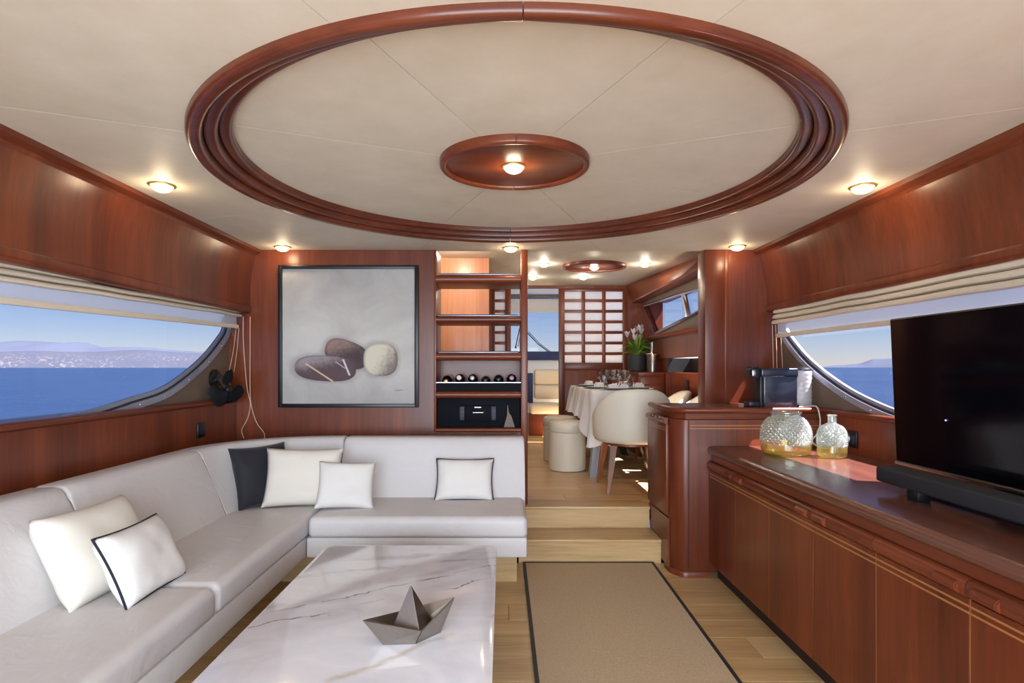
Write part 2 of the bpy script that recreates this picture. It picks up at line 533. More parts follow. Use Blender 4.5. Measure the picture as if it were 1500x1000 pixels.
def mk(name, bm, mat, parent=None, world=True, ang=38, recalc=True):
    if recalc:
        bmesh.ops.recalc_face_normals(bm, faces=bm.faces)
    if parent is not None and world and parent.name in ROOTM:
        bm.transform(ROOTM[parent.name].inverted())
    me = bpy.data.meshes.new(name)
    bm.to_mesh(me)
    bm.free()
    if mat:
        me.materials.append(MAT[mat] if isinstance(mat, str) else mat)
    smooth_mesh(me, ang)
    o = bpy.data.objects.new(name, me)
    C.objects.link(o)
    if parent is not None:
        o.parent = parent
        if parent.name in ROOTM:
            ROOTM[o.name] = ROOTM[parent.name]
    return o

def tag(o, label=None, cat=None, group=None, kind=None):
    if label:
        o['label'] = label
    if cat:
        o['category'] = cat
    if group:
        o['group'] = group
    if kind:
        o['kind'] = kind
    return o

def thing(name, loc, label, cat, group=None, rz=0.0):
    o = bpy.data.objects.new(name, None)
    o.empty_display_size = 0.05
    C.objects.link(o)
    o.location = loc
    o.rotation_euler = (0, 0, rz)
    ROOTM[o.name] = Matrix.Translation(Vector(loc)) @ Matrix.Rotation(rz, 4, 'Z')
    return tag(o, label, cat, group)

def struct(name, bm, mat, label=None, **kw):
    o = mk(name, bm, mat, **kw)
    o['kind'] = 'structure'
    if label:
        o['label'] = label
    return o

def at_base(o):
    """move a single-mesh thing's origin to its own base centre"""
    me = o.data
    xs = [v.co for v in me.vertices]
    cx = (min(v.x for v in xs) + max(v.x for v in xs)) / 2
    cy = (min(v.y for v in xs) + max(v.y for v in xs)) / 2
    cz = min(v.z for v in xs)
    me.transform(Matrix.Translation((-cx, -cy, -cz)))
    o.location = (cx, cy, cz)
    return o

def copy_tree(o, parent=None):
    c = o.copy()
    C.objects.link(c)
    c.parent = parent
    for ch in [q for q in bpy.data.objects if q.parent == o]:
        copy_tree(ch, c)
    return c

def B():
    return bmesh.new()

def box(bm, x0, x1, y0, y1, z0, z1, bev=0.0, seg=2):
    r = bmesh.ops.create_cube(bm, size=1.0)
    vs = r['verts']
    for v in vs:
        v.co = Vector(((x0 + x1) / 2 + v.co.x * (x1 - x0), (y0 + y1) / 2 + v.co.y * (y1 - y0), (z0 + z1) / 2 + v.co.z * (z1 - z0)))
    if bev > 0:
        es = list({e for v in vs for e in v.link_edges})
        bmesh.ops.bevel(bm, geom=es, offset=bev, segments=seg, profile=0.5, affect='EDGES')
    return bm

def prism(bm, pts, f):
    """closed polygon pts swept between two placements: f(p, 0) and f(p, 1) give 3-D points"""
    a = [bm.verts.new(f(p, 0)) for p in pts]
    b = [bm.verts.new(f(p, 1)) for p in pts]
    n = len(pts)
    bm.faces.new(a)
    bm.faces.new(b[::-1])
    for i in range(n):
        bm.faces.new((a[i], a[(i + 1) % n], b[(i + 1) % n], b[i]))
    return bm

def slab(bm, pts, z0, z1, bev=0.0, seg=2):
    g0 = set(bm.verts)
    prism(bm, pts, lambda p, t: (p[0], p[1], z1 if t else z0))
    if bev > 0:
        es = [e for e in bm.edges if e.verts[0] not in g0 and abs(e.verts[0].co.z - e.verts[1].co.z) < 1e-6]
        bmesh.ops.bevel(bm, geom=es, offset=bev, segments=seg, profile=0.5, affect='EDGES')
    return bm

def lathe(bm, prof, cx=0, cy=0, cz=0, n=32, sx=1.0, sy=1.0):
    rings = []
    for r, z in prof:
        if r < 1e-6:
            rings.append([bm.verts.new((cx, cy, cz + z))])
        else:
            rings.append([bm.verts.new((cx + sx * r * math.cos(2 * PI * i / n), cy + sy * r * math.sin(2 * PI * i / n), cz + z)) for i in range(n)])
    for a, b in zip(rings, rings[1:]):
        for i in range(n):
            j = (i + 1) % n
            if len(a) == 1 and len(b) == 1:
                continue
            if len(a) == 1:
                bm.faces.new((a[0], b[i], b[j]))
            elif len(b) == 1:
                bm.faces.new((a[i], a[j], b[0]))
            else:
                bm.faces.new((a[i], a[j], b[j], b[i]))
    return bm

def tube(bm, pts, r, n=8, closed=False):
    pts = [Vector(p) for p in pts]
    m = len(pts)
    rad = r if isinstance(r, (list, tuple)) else [r] * m
    rings = []
    up = None
    for i in range(m):
        if closed:
            t = pts[(i + 1) % m] - pts[i - 1]
        else:
            t = pts[min(i + 1, m - 1)] - pts[max(i - 1, 0)]
        t = t.normalized() if t.length > 1e-9 else Vector((0, 0, 1))
        if up is None:
            up = Vector((0, 0, 1)) if abs(t.z) < 0.9 else Vector((1, 0, 0))
        s = t.cross(up).normalized()
        up = s.cross(t).normalized()
        rings.append([bm.verts.new(pts[i] + rad[i] * (math.cos(2 * PI * k / n) * s + math.sin(2 * PI * k / n) * up)) for k in range(n)])
    rng = range(m) if closed else range(m - 1)
    for i in rng:
        a, b = rings[i], rings[(i + 1) % m]
        for k in range(n):
            bm.faces.new((a[k], a[(k + 1) % n], b[(k + 1) % n], b[k]))
    if not closed:
        bm.faces.new(rings[0][::-1])
        bm.faces.new(rings[-1])
    return bm

def sweep(bm, path, prof, closed=False):
    """path: list of ((x,y),(nx,ny)); prof: closed polygon of (offset along normal, z)"""
    rings = [[bm.verts.new((p[0] + o * n[0], p[1] + o * n[1], z)) for o, z in prof] for p, n in path]
    k = len(prof)
    m = len(path)
    for i in (range(m) if closed else range(m - 1)):
        a, b = rings[i], rings[(i + 1) % m]
        for j in range(k):
            bm.faces.new((a[j], a[(j + 1) % k], b[(j + 1) % k], b[j]))
    if not closed:
        bm.faces.new(rings[0])
        bm.faces.new(rings[-1][::-1])
    return bm

def grid(bm, nu, nv, f):
    vs = [[bm.verts.new(f(i / nu, j / nv)) for j in range(nv + 1)] for i in range(nu + 1)]
    for i in range(nu):
        for j in range(nv):
            bm.faces.new((vs[i][j], vs[i + 1][j], vs[i + 1][j + 1], vs[i][j + 1]))
    return vs

def rrect(x0, x1, y0, y1, r, n=6):
    pts = []
    for cx, cy, a0 in ((x1 - r, y1 - r, 0), (x0 + r, y1 - r, PI / 2), (x0 + r, y0 + r, PI), (x1 - r, y0 + r, 1.5 * PI)):
        for i in range(n + 1):
            a = a0 + PI / 2 * i / n
            pts.append((cx + r * math.cos(a), cy + r * math.sin(a)))
    return pts

def plate_with_hole(bm, outer, hole, place, depth):
    """flat plate with one hole; place(a, b, d) maps plate coords to 3-D"""
    for d in (0.0, depth):
        es = []
        for loop in (outer, hole):
            vs = [bm.verts.new(place(a, b, d)) for a, b in loop]
            es += [bm.edges.new((vs[i], vs[(i + 1) % len(vs)])) for i in range(len(vs))]
        bmesh.ops.triangle_fill(bm, edges=es, use_beauty=True)
    for loop in (outer, hole):
        n = len(loop)
        for i in range(n):
            p, q = loop[i], loop[(i + 1) % n]
            bm.faces.new([bm.verts.new(place(*c)) for c in ((p[0], p[1], 0), (q[0], q[1], 0), (q[0], q[1], depth), (p[0], p[1], depth))])
    bmesh.ops.remove_doubles(bm, verts=bm.verts, dist=1e-5)
    return bm

def point_light(name, loc, energy, col, r=0.04):
    l = bpy.data.lights.new(name, 'POINT')
    l.energy = energy
    l.color = col
    l.shadow_soft_size = r
    o = bpy.data.objects.new(name, l)
    C.objects.link(o)
    o.location = loc
    return o

# ================================================================== STRUCTURE
CZ = 2.07            # saloon ceiling
YB = 4.0             # bulkhead plane
UF = 0.294           # upper deck floor
UC = 2.25            # dining ceiling
RCX, RCY, RRX, RRY = 0.045, 2.475, 1.258, 1.19

# ---- roof / ceiling core, then the upholstered panels
bm = B()
box(bm, -2.1, 2.15, -1.7, 4.04, 2.14, 2.24)
ceiling = struct('ceiling', bm, 'roof', 'pale padded saloon ceiling with oval recess')

X0, X1, Y0, Y1 = -1.745, 1.80, -1.6, 4.005
def ray_rect(a):
    c, s = math.cos(a), math.sin(a)
    t = 1e9
    if c > 1e-9: t = min(t, (X1 - RCX) / c)
    if c < -1e-9: t = min(t, (X0 - RCX) / c)
    if s > 1e-9: t = min(t, (Y1 - RCY) / s)
    if s < -1e-9: t = min(t, (Y0 - RCY) / s)
    return (RCX + c * t, RCY + s * t)
corner_angles = [math.atan2(y - RCY, x - RCX) % (2 * PI) for x in (X0, X1) for y in (Y0, Y1)]
def ell_at(a, rx, ry):
    # point of the ellipse on the ray of angle a
    c, s = math.cos(a), math.sin(a)
    t = 1 / math.sqrt((c / rx) ** 2 + (s / ry) ** 2)
    return (RCX + c * t, RCY + s * t)
for k in range(8):
    a0 = PI / 8 + k * PI / 4
    a1 = a0 + PI / 4
    mid = (a0 + a1) / 2
    sh = (0.0032 * math.cos(mid), 0.0032 * math.sin(mid))
    angs = [a0 + (a1 - a0) * i / 12 for i in range(13)]
    oa = list(angs)
    for ca in corner_angles:
        for c2 in (ca, ca + 2 * PI):
            if a0 < c2 < a1:
                oa.append(c2)
    oa.sort()
    for (ri, ro, z) in ((1, 0, CZ), (0, 1, 2.118)):
        if z == CZ:
            inn = [ell_at(a, RRX - 0.03, RRY - 0.03) for a in angs]
            out = [ray_rect(a) for a in oa]
        else:
            inn = [ell_at(a, 0.27, 0.25) for a in angs]
            out = [ell_at(a, RRX - 0.140, RRY - 0.098) for a in angs]
        pts = [(p[0] + sh[0], p[1] + sh[1]) for p in inn + out[::-1]]
        bm = B()
        slab(bm, pts, z, z + (0.03 if z == CZ else 0.018))
        bmesh.ops.triangulate(bm, faces=[f for f in bm.faces if len(f.verts) > 4])
        mk('ceiling_panel', bm, 'ceiling', ceiling, ang=20)

# ---- oval ring: two halves of stepped moulding
def round_step(o0, o1, zb, zt, r=0.012):
    """outer edge o0 -> inner edge o1 (both <=0 offsets), bottom zb with rounded corners"""
    pts = []
    for i in range(5):
        a = PI / 2 * i / 4
        pts.append((o0 - r + r * math.cos(a), zb + r - r * math.sin(a)))
    for i in range(5):
        a = PI / 2 * i / 4
        pts.append((o1 + r - r * math.sin(a), zb + r - r * math.cos(a)))
    return pts
prof = [(0.0, CZ + 0.02)] + round_step(0.0, -0.046, 2.042, CZ, 0.016) + [(-0.046, 2.062)] \
    + round_step(-0.047, -0.088, 2.064, CZ, 0.013)[0:10] + [(-0.088, 2.085)] \
    + round_step(-0.089, -0.128, 2.088, CZ, 0.012) + [(-0.128, 2.138), (0.0, 2.138)]
ring = bpy.data.objects.new('trim_1', None)
C.objects.link(ring)
ring['kind'] = 'structure'
ring['label'] = 'stepped cherry wood oval moulding on saloon ceiling'
for h in range(2):
    path = []
    n = 72
    for i in range(n + 1):
        a = PI / 2 + h * PI + (i / n) * PI
        if i == 0: a += 0.0012
        if i == n: a -= 0.0012
        nx, ny = math.cos(a) / RRX, math.sin(a) / RRY
        l = math.hypot(nx, ny)
        path.append(((RCX + RRX * math.cos(a), RCY + RRY * math.sin(a)), (nx / l, ny / l)))
    bm = B()
    rings = []
    for p, nn in path:
        k = 0.84 + 0.36 * abs(nn[0])
        rings.append([bm.verts.new((p[0] + k * o * nn[0], p[1] + k * o * nn[1], z)) for o, z in prof])
    m_ = len(prof)
    for a, b in zip(rings, rings[1:]):
        for j in range(m_):
            bm.faces.new((a[j], a[(j + 1) % m_], b[(j + 1) % m_], b[j]))
    bm.faces.new(rings[0]); bm.faces.new(rings[-1][::-1])
    mk('ring_half', bm, 'wood_ring', ring, ang=50)

# ---- centre medallion
def medallion(name, cx, cy, zc, rx, ry, label, mat='wood_x'):
    med = bpy.data.objects.new(name, None)
    C.objects.link(med)
    med['kind'] = 'structure'
    med['label'] = label
    bm = B()
    lathe(bm, [(0, 0), (0, -0.02), (0.905, -0.02), (0.93, -0.016), (0.93, 0.0)], cx, cy, zc, 64, rx, ry)
    mk('disc', bm, mat, med)
    for h in range(2):
        path = []
        for i in range(41):
            a = PI / 2 + h * PI + i / 40 * PI
            if i == 0: a += 0.004
            if i == 40: a -= 0.004
            nx, ny = math.cos(a) / rx, math.sin(a) / ry
            l = math.hypot(nx, ny)
            path.append(((cx + rx * math.cos(a), cy + ry * math.sin(a)), (nx / l, ny / l)))
        pr = [(0.0, zc + 0.002)] + [(-0.014 + 0.014 * math.cos(t), zc - 0.022 - 0.013 * math.sin(t)) for t in [PI * q / 8 for q in range(9)]] + [(-0.028, zc + 0.002)]
        bm = B()
        sweep(bm, path, pr)
        mk('rim_half', bm, mat, med, ang=60)
medallion('trim_2', 0.048, 2.42, 2.118, 0.314, 0.292, 'small oval cherry wood medallion in the ceiling recess')

# ---- side walls
def side_wall(sg, name, xl, xs, zs, xt, xb, zb, xw):
    """sg side sign; xl lower panel face; xs sill inner edge; zs sill height; xt/xb valance top/bottom; xw window plane"""
    X = lambda v: v * sg
    bm = B()
    box(bm, *sorted((X(xl), X(xw + 0.12))), -1.6, YB, 0.0, zs - 0.03)
    w = struct('wall_' + name, bm, 'wood_z', 'lower cherry wood panelling under the ' + name + ' window')
    # sill cap, rounded nose
    pr = [(xs + 0.018 - 0.018 * math.sin(t), zs - 0.018 + 0.018 * math.cos(t)) for t in [PI * q / 8 for q in range(9)]] + [(xw + 0.12, zs - 0.036), (xw + 0.12, zs)]
    bm = B()
    sweep(bm, [((0, -1.6), (sg, 0)), ((0, YB), (sg, 0))], pr)
    struct('trim_sill_' + name, bm, 'wood_y', 'rounded cherry wood window sill, ' + name)
    # valance
    pr = [(xt, CZ + 0.02), (xt, CZ - 0.035), (xt + 0.006, CZ - 0.040), (xt + 0.012, CZ - 0.05)]
    n = 6
    for i in range(n + 1):
        t = i / n
        z = CZ - 0.05 + (zb + 0.055 - CZ + 0.05) * t
        pr.append((xt + 0.012 + (xb - 0.012 - xt - 0.012) * t + 0.012 * math.sin(PI * t), z))
    pr += [(xb - 0.022, zb + 0.045)] + [(xb - 0.022 + 0.02 - 0.02 * math.cos(t), zb + 0.022 - 0.022 * math.sin(t)) for t in [PI / 2 * q / 5 for q in range(6)]]
    pr += [(xw + 0.03, zb), (xw + 0.03, CZ + 0.08), (xt, CZ + 0.08)]
    bm = B()
    sweep(bm, [((0, -1.6), (sg, 0)), ((0, YB), (sg, 0))], pr)
    v = struct('wall_valance_' + name, bm, 'wood_z', 'sloping cherry wood valance panel above the ' + name + ' window')
    # crown bead along the ceiling
    bm = B()
    pr = [(xt - 0.030, CZ), (xt - 0.028, CZ - 0.02), (xt - 0.012, CZ - 0.032), (xt + 0.004, CZ - 0.036), (xt + 0.004, CZ)]
    sweep(bm, [((0, -1.6), (sg, 0)), ((0, YB), (sg, 0))], pr)
    mk('crown_bead', bm, 'wood_y', v)
    # window plate with hole
    hole = [(-0.9, zs + 0.012), (2.62, zs + 0.012)]
    ctrl = [(2.50, zs - 0.05), (2.72, zs - 0.032), (2.95, zs + 0.003), (3.28, 1.100), (3.65, 1.255), (3.90, 1.415), (3.985, 1.50), (3.99, 1.60)]
    cv = []
    for i in range(len(ctrl) - 1):
        p0 = ctrl[max(i - 1, 0)]; p1 = ctrl[i]; p2 = ctrl[i + 1]; p3 = ctrl[min(i + 2, len(ctrl) - 1)]
        for q in range(6):
            t = q / 6
            cv.append(tuple(0.5 * ((2 * p1[d]) + (-p0[d] + p2[d]) * t + (2 * p0[d] - 5 * p1[d] + 4 * p2[d] - p3[d]) * t * t + (-p0[d] + 3 * p1[d] - 3 * p2[d] + p3[d]) * t ** 3) for d in (0, 1)))
    cv.append(ctrl[-1])
    hole = [(-0.9, zs - 0.05)] + cv + [(3.99, zb + 0.08), (-0.9, zb + 0.08)]
    outer = [(-1.6, zs - 0.08), (YB, zs - 0.08), (YB, zb + 0.12), (-1.6, zb + 0.12)]
    bm = B()
    plate_with_hole(bm, outer, hole, lambda a, b, d: (X(xw + d), a, b), 0.028)
    struct('wall_lining_' + name, bm, 'taupe', 'taupe vinyl lining around the curved ' + name + ' window', ang=20)
    # frame strips following the hole
    win = bpy.data.objects.new('window_1' if sg < 0 else 'window_2', None)
    C.objects.link(win)
    win['kind'] = 'structure'
    win['label'] = 'long tinted side window with curved forward end, ' + name
    def strip(off0, off1, d0, d1, nm, mat):
        pts = cv
        nr = []
        for i in range(len(pts)):
            p, q = pts[max(i - 1, 0)], pts[min(i + 1, len(pts) - 1)]
            t = Vector((q[0] - p[0], q[1] - p[1])).normalized()
            nr.append((-t.y, t.x))
        bmx = B()
        rings = []
        for p, nn in zip(pts, nr):
            rings.append([bmx.verts.new((X(xw + d), min(p[0] + nn[0] * o, 4.0), p[1] + nn[1] * o)) for o, d in ((off0, d0), (off1, d0), (off1, d1), (off0, d1))])
        for a, b in zip(rings, rings[1:]):
            for j in range(4):
                bmx.faces.new((a[j], a[(j + 1) % 4], b[(j + 1) % 4], b[j]))
        bmx.faces.new(rings[0]); bmx.faces.new(rings[-1][::-1])
        return mk(nm, bmx, mat, win, ang=30)
    fr = strip(-0.012, 0.022, -0.012, 0.02, 'window_frame', 'frame_metal')
    strip(0.022, 0.030, 0.0, 0.024, 'gasket', 'gasket')
    strip(0.030, 0.050, 0.008, 0.026, 'inner_frame', 'frame_metal')
    for i in range(5, len(cv), 4):
        p = cv[i]
        bm = B()
        bmesh.ops.create_uvsphere(bm, u_segments=8, v_segments=5, radius=0.006)
        bm.transform(Matrix.Translation((X(xw - 0.012), p[0], p[1] + 0.004)))
        mk('screw', bm, 'chrome', fr)
    bm = B()
    bm.faces.new([bm.verts.new((X(xw + 0.020), p[0], p[1])) for p in hole])
    bmesh.ops.triangulate(bm, faces=[f for f in bm.faces if len(f.verts) > 4])
    mk('pane', bm, 'tinted', win, ang=20)
side_wall(-1, 'left', 1.86, 1.85, 1.04, 1.72, 1.775, 1.625, 1.91)
side_wall(1, 'right', 1.905, 1.895, 1.008, 1.775, 1.855, 1.635, 1.935)

# ---- aft end: frame round the open cockpit doors
bm = B()
box(bm, -2.0, -1.58, -1.7, -1.6, 0, 2.2)
box(bm, 1.66, 2.05, -1.7, -1.6, 0, 2.2)
box(bm, -1.58, 1.66, -1.7, -1.6, 1.97, 2.2)
struct('wall_aft', bm, 'wood_z', 'cherry wood surround of the cockpit doors')

# ---- bulkhead
bm = B()
box(bm, -1.93, -0.47, YB, YB + 0.07, 0, 2.14)
box(bm, -0.47, 0.17, YB, YB + 0.07, 0, 0.80)
wall_back = struct('wall_back', bm, 'wood_z', 'cherry wood bulkhead behind the sofa')
bm = B()
box(bm, 1.56, 1.96, YB, YB + 0.07, 0, 2.14)
struct('wall_back_right', bm, 'wood_z', 'cherry wood bulkhead behind the coffee bar')
bm = B()
box(bm, 1.405, 1.545, YB - 0.012, YB + 0.14, 0.9, CZ, 0.006)
pil = struct('trim_3', bm, 'wood_z', 'square cherry wood pillar beside the dining opening')
bm = B()
box(bm, 1.545, 1.572, YB - 0.005, YB + 0.08, 0.95, CZ, 0.003)
mk('pillar_bead', bm, 'wood_z', pil)
bm = B()
box(bm, -0.5, 1.95, YB + 0.005, YB + 0.05, CZ, 2.30)
struct('trim_4', bm, 'ceiling', 'ceiling step between saloon and dining area')

# ---- floors
bm = B()
box(bm, -2.0, 2.05, -1.7, YB, -0.08, -0.012)
floor = struct('floor', bm, 'groove', 'pale oak plank saloon floor')
def planks(parent, y0, y1, x0, x1, ztop, pw, pl, gap=0.0022):
    bm = B()
    box(bm, 0, pl - gap, 0, pw - gap, -0.012, 0, 0.0012, 1)
    me = bpy.data.meshes.new('plank')
    bm.to_mesh(me); bm.free()
    me.materials.append(MAT['oak_x'])
    y, r = y0, 0
    while y < y1 - 1e-6:
        w = min(pw, y1 - y)
        off = (r * 0.437) % 1.0
        x = x0 - off * pl
        while x < x1:
            a, b = max(x, x0), min(x + pl, x1)
            if b - a > 0.02:
                if abs((b - a) - pl) < 1e-6 and abs(w - pw) < 1e-6:
                    m2 = me
                else:
                    bm = B()
                    box(bm, 0, b - a - gap, 0, w - gap, -0.012, 0, 0.0012, 1)
                    m2 = bpy.data.meshes.new('plank')
                    bm.to_mesh(m2); bm.free()
                    m2.materials.append(MAT['oak_x'])
                o = bpy.data.objects.new('plank', m2)
                C.objects.link(o)
                o.parent = parent
                o.location = (a, y, ztop)
            x += pl
        y += pw
        r += 1
planks(floor, -1.6, 3.67, -1.86, 1.90, 0.0, 0.185, 1.25)
bm = B()
box(bm, -2.0, 2.0, 3.968, 10.2, UF - 0.10, UF - 0.012)
floor_up = struct('floor_upper', bm, 'groove', 'pale oak plank floor of the raised dining deck')
planks(floor_up, 3.965, 9.0, -1.5, 1.95, UF, 0.185, 1.25)
# stairs
st = bpy.data.objects.new('floor_steps', None)
C.objects.link(st)
st['kind'] = 'structure'
st['label'] = 'two pale oak steps up to the dining deck'
bm = B(); box(bm, 0.10, 1.012, 3.675, 3.945, -0.01, 0.128); mk('riser', bm, 'oak_x', st)
bm = B(); box(bm, 0.10, 1.016, 3.667, 3.945, 0.128, 0.1485, 0.004); mk('tread', bm, 'oak_x', st)
bm = B(); box(bm, 0.10, 1.006, 3.945, 3.965, 0.12, UF - 0.02); mk('riser', bm, 'oak_x', st)
bm = B(); box(bm, 0.10, 1.010, 3.937, 3.966, UF - 0.021, UF + 0.0005, 0.004); mk('nosing', bm, 'oak_x', st)

# ---- dining deck shell
bm = B()
box(bm, -2.0, 2.1, YB + 0.05, 7.06, UC, UC + 0.09)
struct('ceiling_dining', bm, 'ceiling', 'flat pale ceiling over the dining table')
medallion('trim_5', 0.89, 5.60, UC, 0.31, 0.26, 'oval cherry wood medallion on the dining ceiling')
bm = B()
box(bm, -2.0, -1.9, YB + 0.07, 7.0, UF, 1.25)
box(bm, -2.0, -1.9, YB + 0.07, 7.0, 2.1, UC)
box(bm, -2.0, -1.9, 5.2, 7.0, 1.25, 2.1)
struct('wall_galley_left', bm, 'wood_z', 'port side wall of the dining deck')
# curved wood wall seen through the open shelves
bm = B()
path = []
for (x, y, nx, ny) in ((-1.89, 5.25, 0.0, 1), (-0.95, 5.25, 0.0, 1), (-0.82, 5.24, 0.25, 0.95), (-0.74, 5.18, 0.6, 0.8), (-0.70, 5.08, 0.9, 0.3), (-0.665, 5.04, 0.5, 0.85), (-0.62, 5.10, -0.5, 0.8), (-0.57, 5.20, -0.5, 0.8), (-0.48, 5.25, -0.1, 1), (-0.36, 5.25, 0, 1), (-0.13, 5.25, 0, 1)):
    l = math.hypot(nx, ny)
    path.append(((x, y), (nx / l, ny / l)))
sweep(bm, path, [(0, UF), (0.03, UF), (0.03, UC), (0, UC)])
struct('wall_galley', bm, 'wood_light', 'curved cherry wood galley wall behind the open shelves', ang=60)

# ---- partition with sliding screens
bm = B()
box(bm, -1.9, -0.13, 7.0, 7.05, UF, UC)
box(bm, -0.13, 1.62, 7.0, 7.05, 2.215, UC)
box(bm, 1.515, 1.95, 7.0, 7.05, UF, UC)
wall_part = struct('wall_partition', bm, 'wood_z', 'cherry wood partition before the wheelhouse')
def screen(name, x0, x1, cols, label, cw, cg, xs):
    d = bpy.data.objects.new(name, None)
    C.objects.link(d)
    d['kind'] = 'structure'
    d['label'] = label
    bm = B(); box(bm, x0, xs, 6.985, 7.025, UF + 0.01, 2.213, 0.003); mk('stile', bm, 'wood_z', d)
    xe = xs + cols * cw + (cols - 1) * cg
    bm = B(); box(bm, xe, x1, 6.985, 7.025, UF + 0.01, 2.213, 0.003); mk('stile', bm, 'wood_z', d)
    zt = 2.175
    bm = B(); box(bm, xs, xe, 6.985, 7.025, zt, 2.213, 0.003); mk('rail', bm, 'wood_x', d)
    pitch, ph = 0.129, 0.094
    zb = zt - 6 * pitch - ph
    bm = B(); box(bm, xs, xe, 6.985, 7.025, zb - 0.09, zb, 0.003); mk('rail', bm, 'wood_x', d)
    bm = B(); box(bm, xs, xe, 6.995, 7.02, UF + 0.01, zb - 0.09, 0.003); mk('lower_panel', bm, 'wood_z', d)
    for c in range(1, cols):
        xx = xs + c * cw + (c - 1) * cg
        bm = B(); box(bm, xx, xx + cg, 6.988, 7.020, zb, zt, 0.002); mk('mullion', bm, 'wood_z', d)
    for r in range(6):
        zz = zt - (r + 1) * pitch
        bm = B(); box(bm, xs, xe, 6.990, 7.018, zz, zz + pitch - ph, 0.002); mk('glazing_bar', bm, 'wood_x', d)
    for r in range(7):
        for c in range(cols):
            xx = xs + c * (cw + cg)
            z1 = zt - r * pitch
            bm = B(); bm.faces.new([bm.verts.new(q) for q in ((xx, 7.006, z1 - ph), (xx + cw, 7.006, z1 - ph), (xx + cw, 7.006, z1), (xx, 7.006, z1))]); mk('pane', bm, 'shoji', d)
    return d
screen('door_1', 0.678, 1.515, 3, 'sliding cherry wood screen door with rows of frosted panes, behind the table', 0.208, 0.042, 0.75)
screen('door_2', -0.13, 0.095, 1, 'sliding cherry wood screen door partly hidden by the open shelves', 0.125, 0.04, -0.10)

# ---- starboard wall of the dining area
def cx_low(y): return 1.785 + (6.1 - y) * 0.07
bm = B()
# cornice: ruled surface from the ceiling edge to the lower lip
ys = [7.0, 5.06, 4.07]
top = {7.0: 1.50, 5.06: 1.775, 4.07: 1.90}
rings = []
for y in ys:
    rings.append([bm.verts.new(p) for p in ((top[y], y, UC + 0.02), (top[y], y, UC - 0.01), (1.565, y, 2.055), (1.572, y, 2.04), (1.60, y, 2.036), (2.0, y, 2.036), (2.0, y, UC + 0.02))])
for a, b in zip(rings, rings[1:]):
    for j in range(7):
        bm.faces.new((a[j], a[(j + 1) % 7], b[(j + 1) % 7], b[j]))
bm.faces.new(rings[0]); bm.faces.new(rings[-1][::-1])
struct('wall_dining_cornice', bm, 'wood_y', 'cherry wood cornice above the dining window', ang=25)
XW = 1.69
hole = [(6.86, 1.985), (6.36, 1.625), (5.25, 1.705), (4.15, 1.79), (4.15, 1.87), (4.75, 1.915), (5.40, 1.945)]
outer = [(7.0, 1.56), (4.07, 1.56), (4.07, 2.06), (7.0, 2.06)]
bm = B()
plate_with_hole(bm, outer, hole, lambda a, b, d: (XW + d, a, b), 0.05)
struct('wall_dining_right', bm, 'wood_z', 'starboard dining wall round the slanted window', ang=20)
bm = B()
prism(bm, [(6.28, 1.595), (4.08, 1.595), (4.08, 1.77), (5.25, 1.69)], lambda p, t: (XW - 0.004 + 0.004 * t, p[0], p[1]))
struct('wall_dining_lining', bm, 'taupe', 'taupe lining below the dining window', ang=20)
bm = B()
prism(bm, [(6.8, 2.0), (5.40, 1.958), (4.75, 1.928), (4.08, 1.88), (4.08, 2.05), (6.8, 2.05)], lambda p, t: (XW - 0.004 + 0.004 * t, p[0], p[1]))
struct('wall_dining_lining', bm, 'taupe', 'taupe lining above the dining window', ang=20)
w3 = bpy.data.objects.new('window_3', None)
C.objects.link(w3)
w3['kind'] = 'structure'
w3['label'] = 'slanted two-pane window in the starboard dining wall'
bm = B()
tube(bm, [(XW - 0.004, a, b) for a, b in hole], 0.016, 6, closed=True)
mk('window_frame', bm, 'chrome', w3)
bm = B()
tube(bm, [(XW + 0.01, 5.40, 1.945), (XW + 0.01, 5.25, 1.705)], 0.028, 8)
mk('mullion', bm, 'chrome', w3)
for (a, b, cc, d) in (((6.86, 1.985), (6.36, 1.625), (5.25, 1.705), (5.40, 1.945)), ((5.40, 1.945), (5.25, 1.705), (4.15, 1.79), (4.15, 1.87))):
    bm = B()
    bm.faces.new([bm.verts.new((XW + 0.027, p[0], p[1])) for p in (a, b, cc, d)])
    mk('pane', bm, 'tinted', w3)
# rail under the window and panel down to the niche
bm = B()
sweep(bm, [((0, 4.07), (1, 0)), ((0, 6.60), (1, 0))], [(1.63, 1.575), (1.622, 1.585), (1.63, 1.597), (1.75, 1.597), (1.75, 1.57), (1.64, 1.565)])
struct('trim_6', bm, 'wood_y', 'cherry wood ledge under the dining window')
bm = B()
box(bm, 1.70, 1.76, 4.07, 7.0, 1.345, 1.57)
box(bm, 1.73, 2.0, 5.95, 7.0, 1.20, 1.345)
box(bm, 1.73, 2.0, 6.10, 7.0, UF, 1.20)
struct('wall_dining_lower', bm, 'wood_z', 'cherry wood panel above the dark niche')

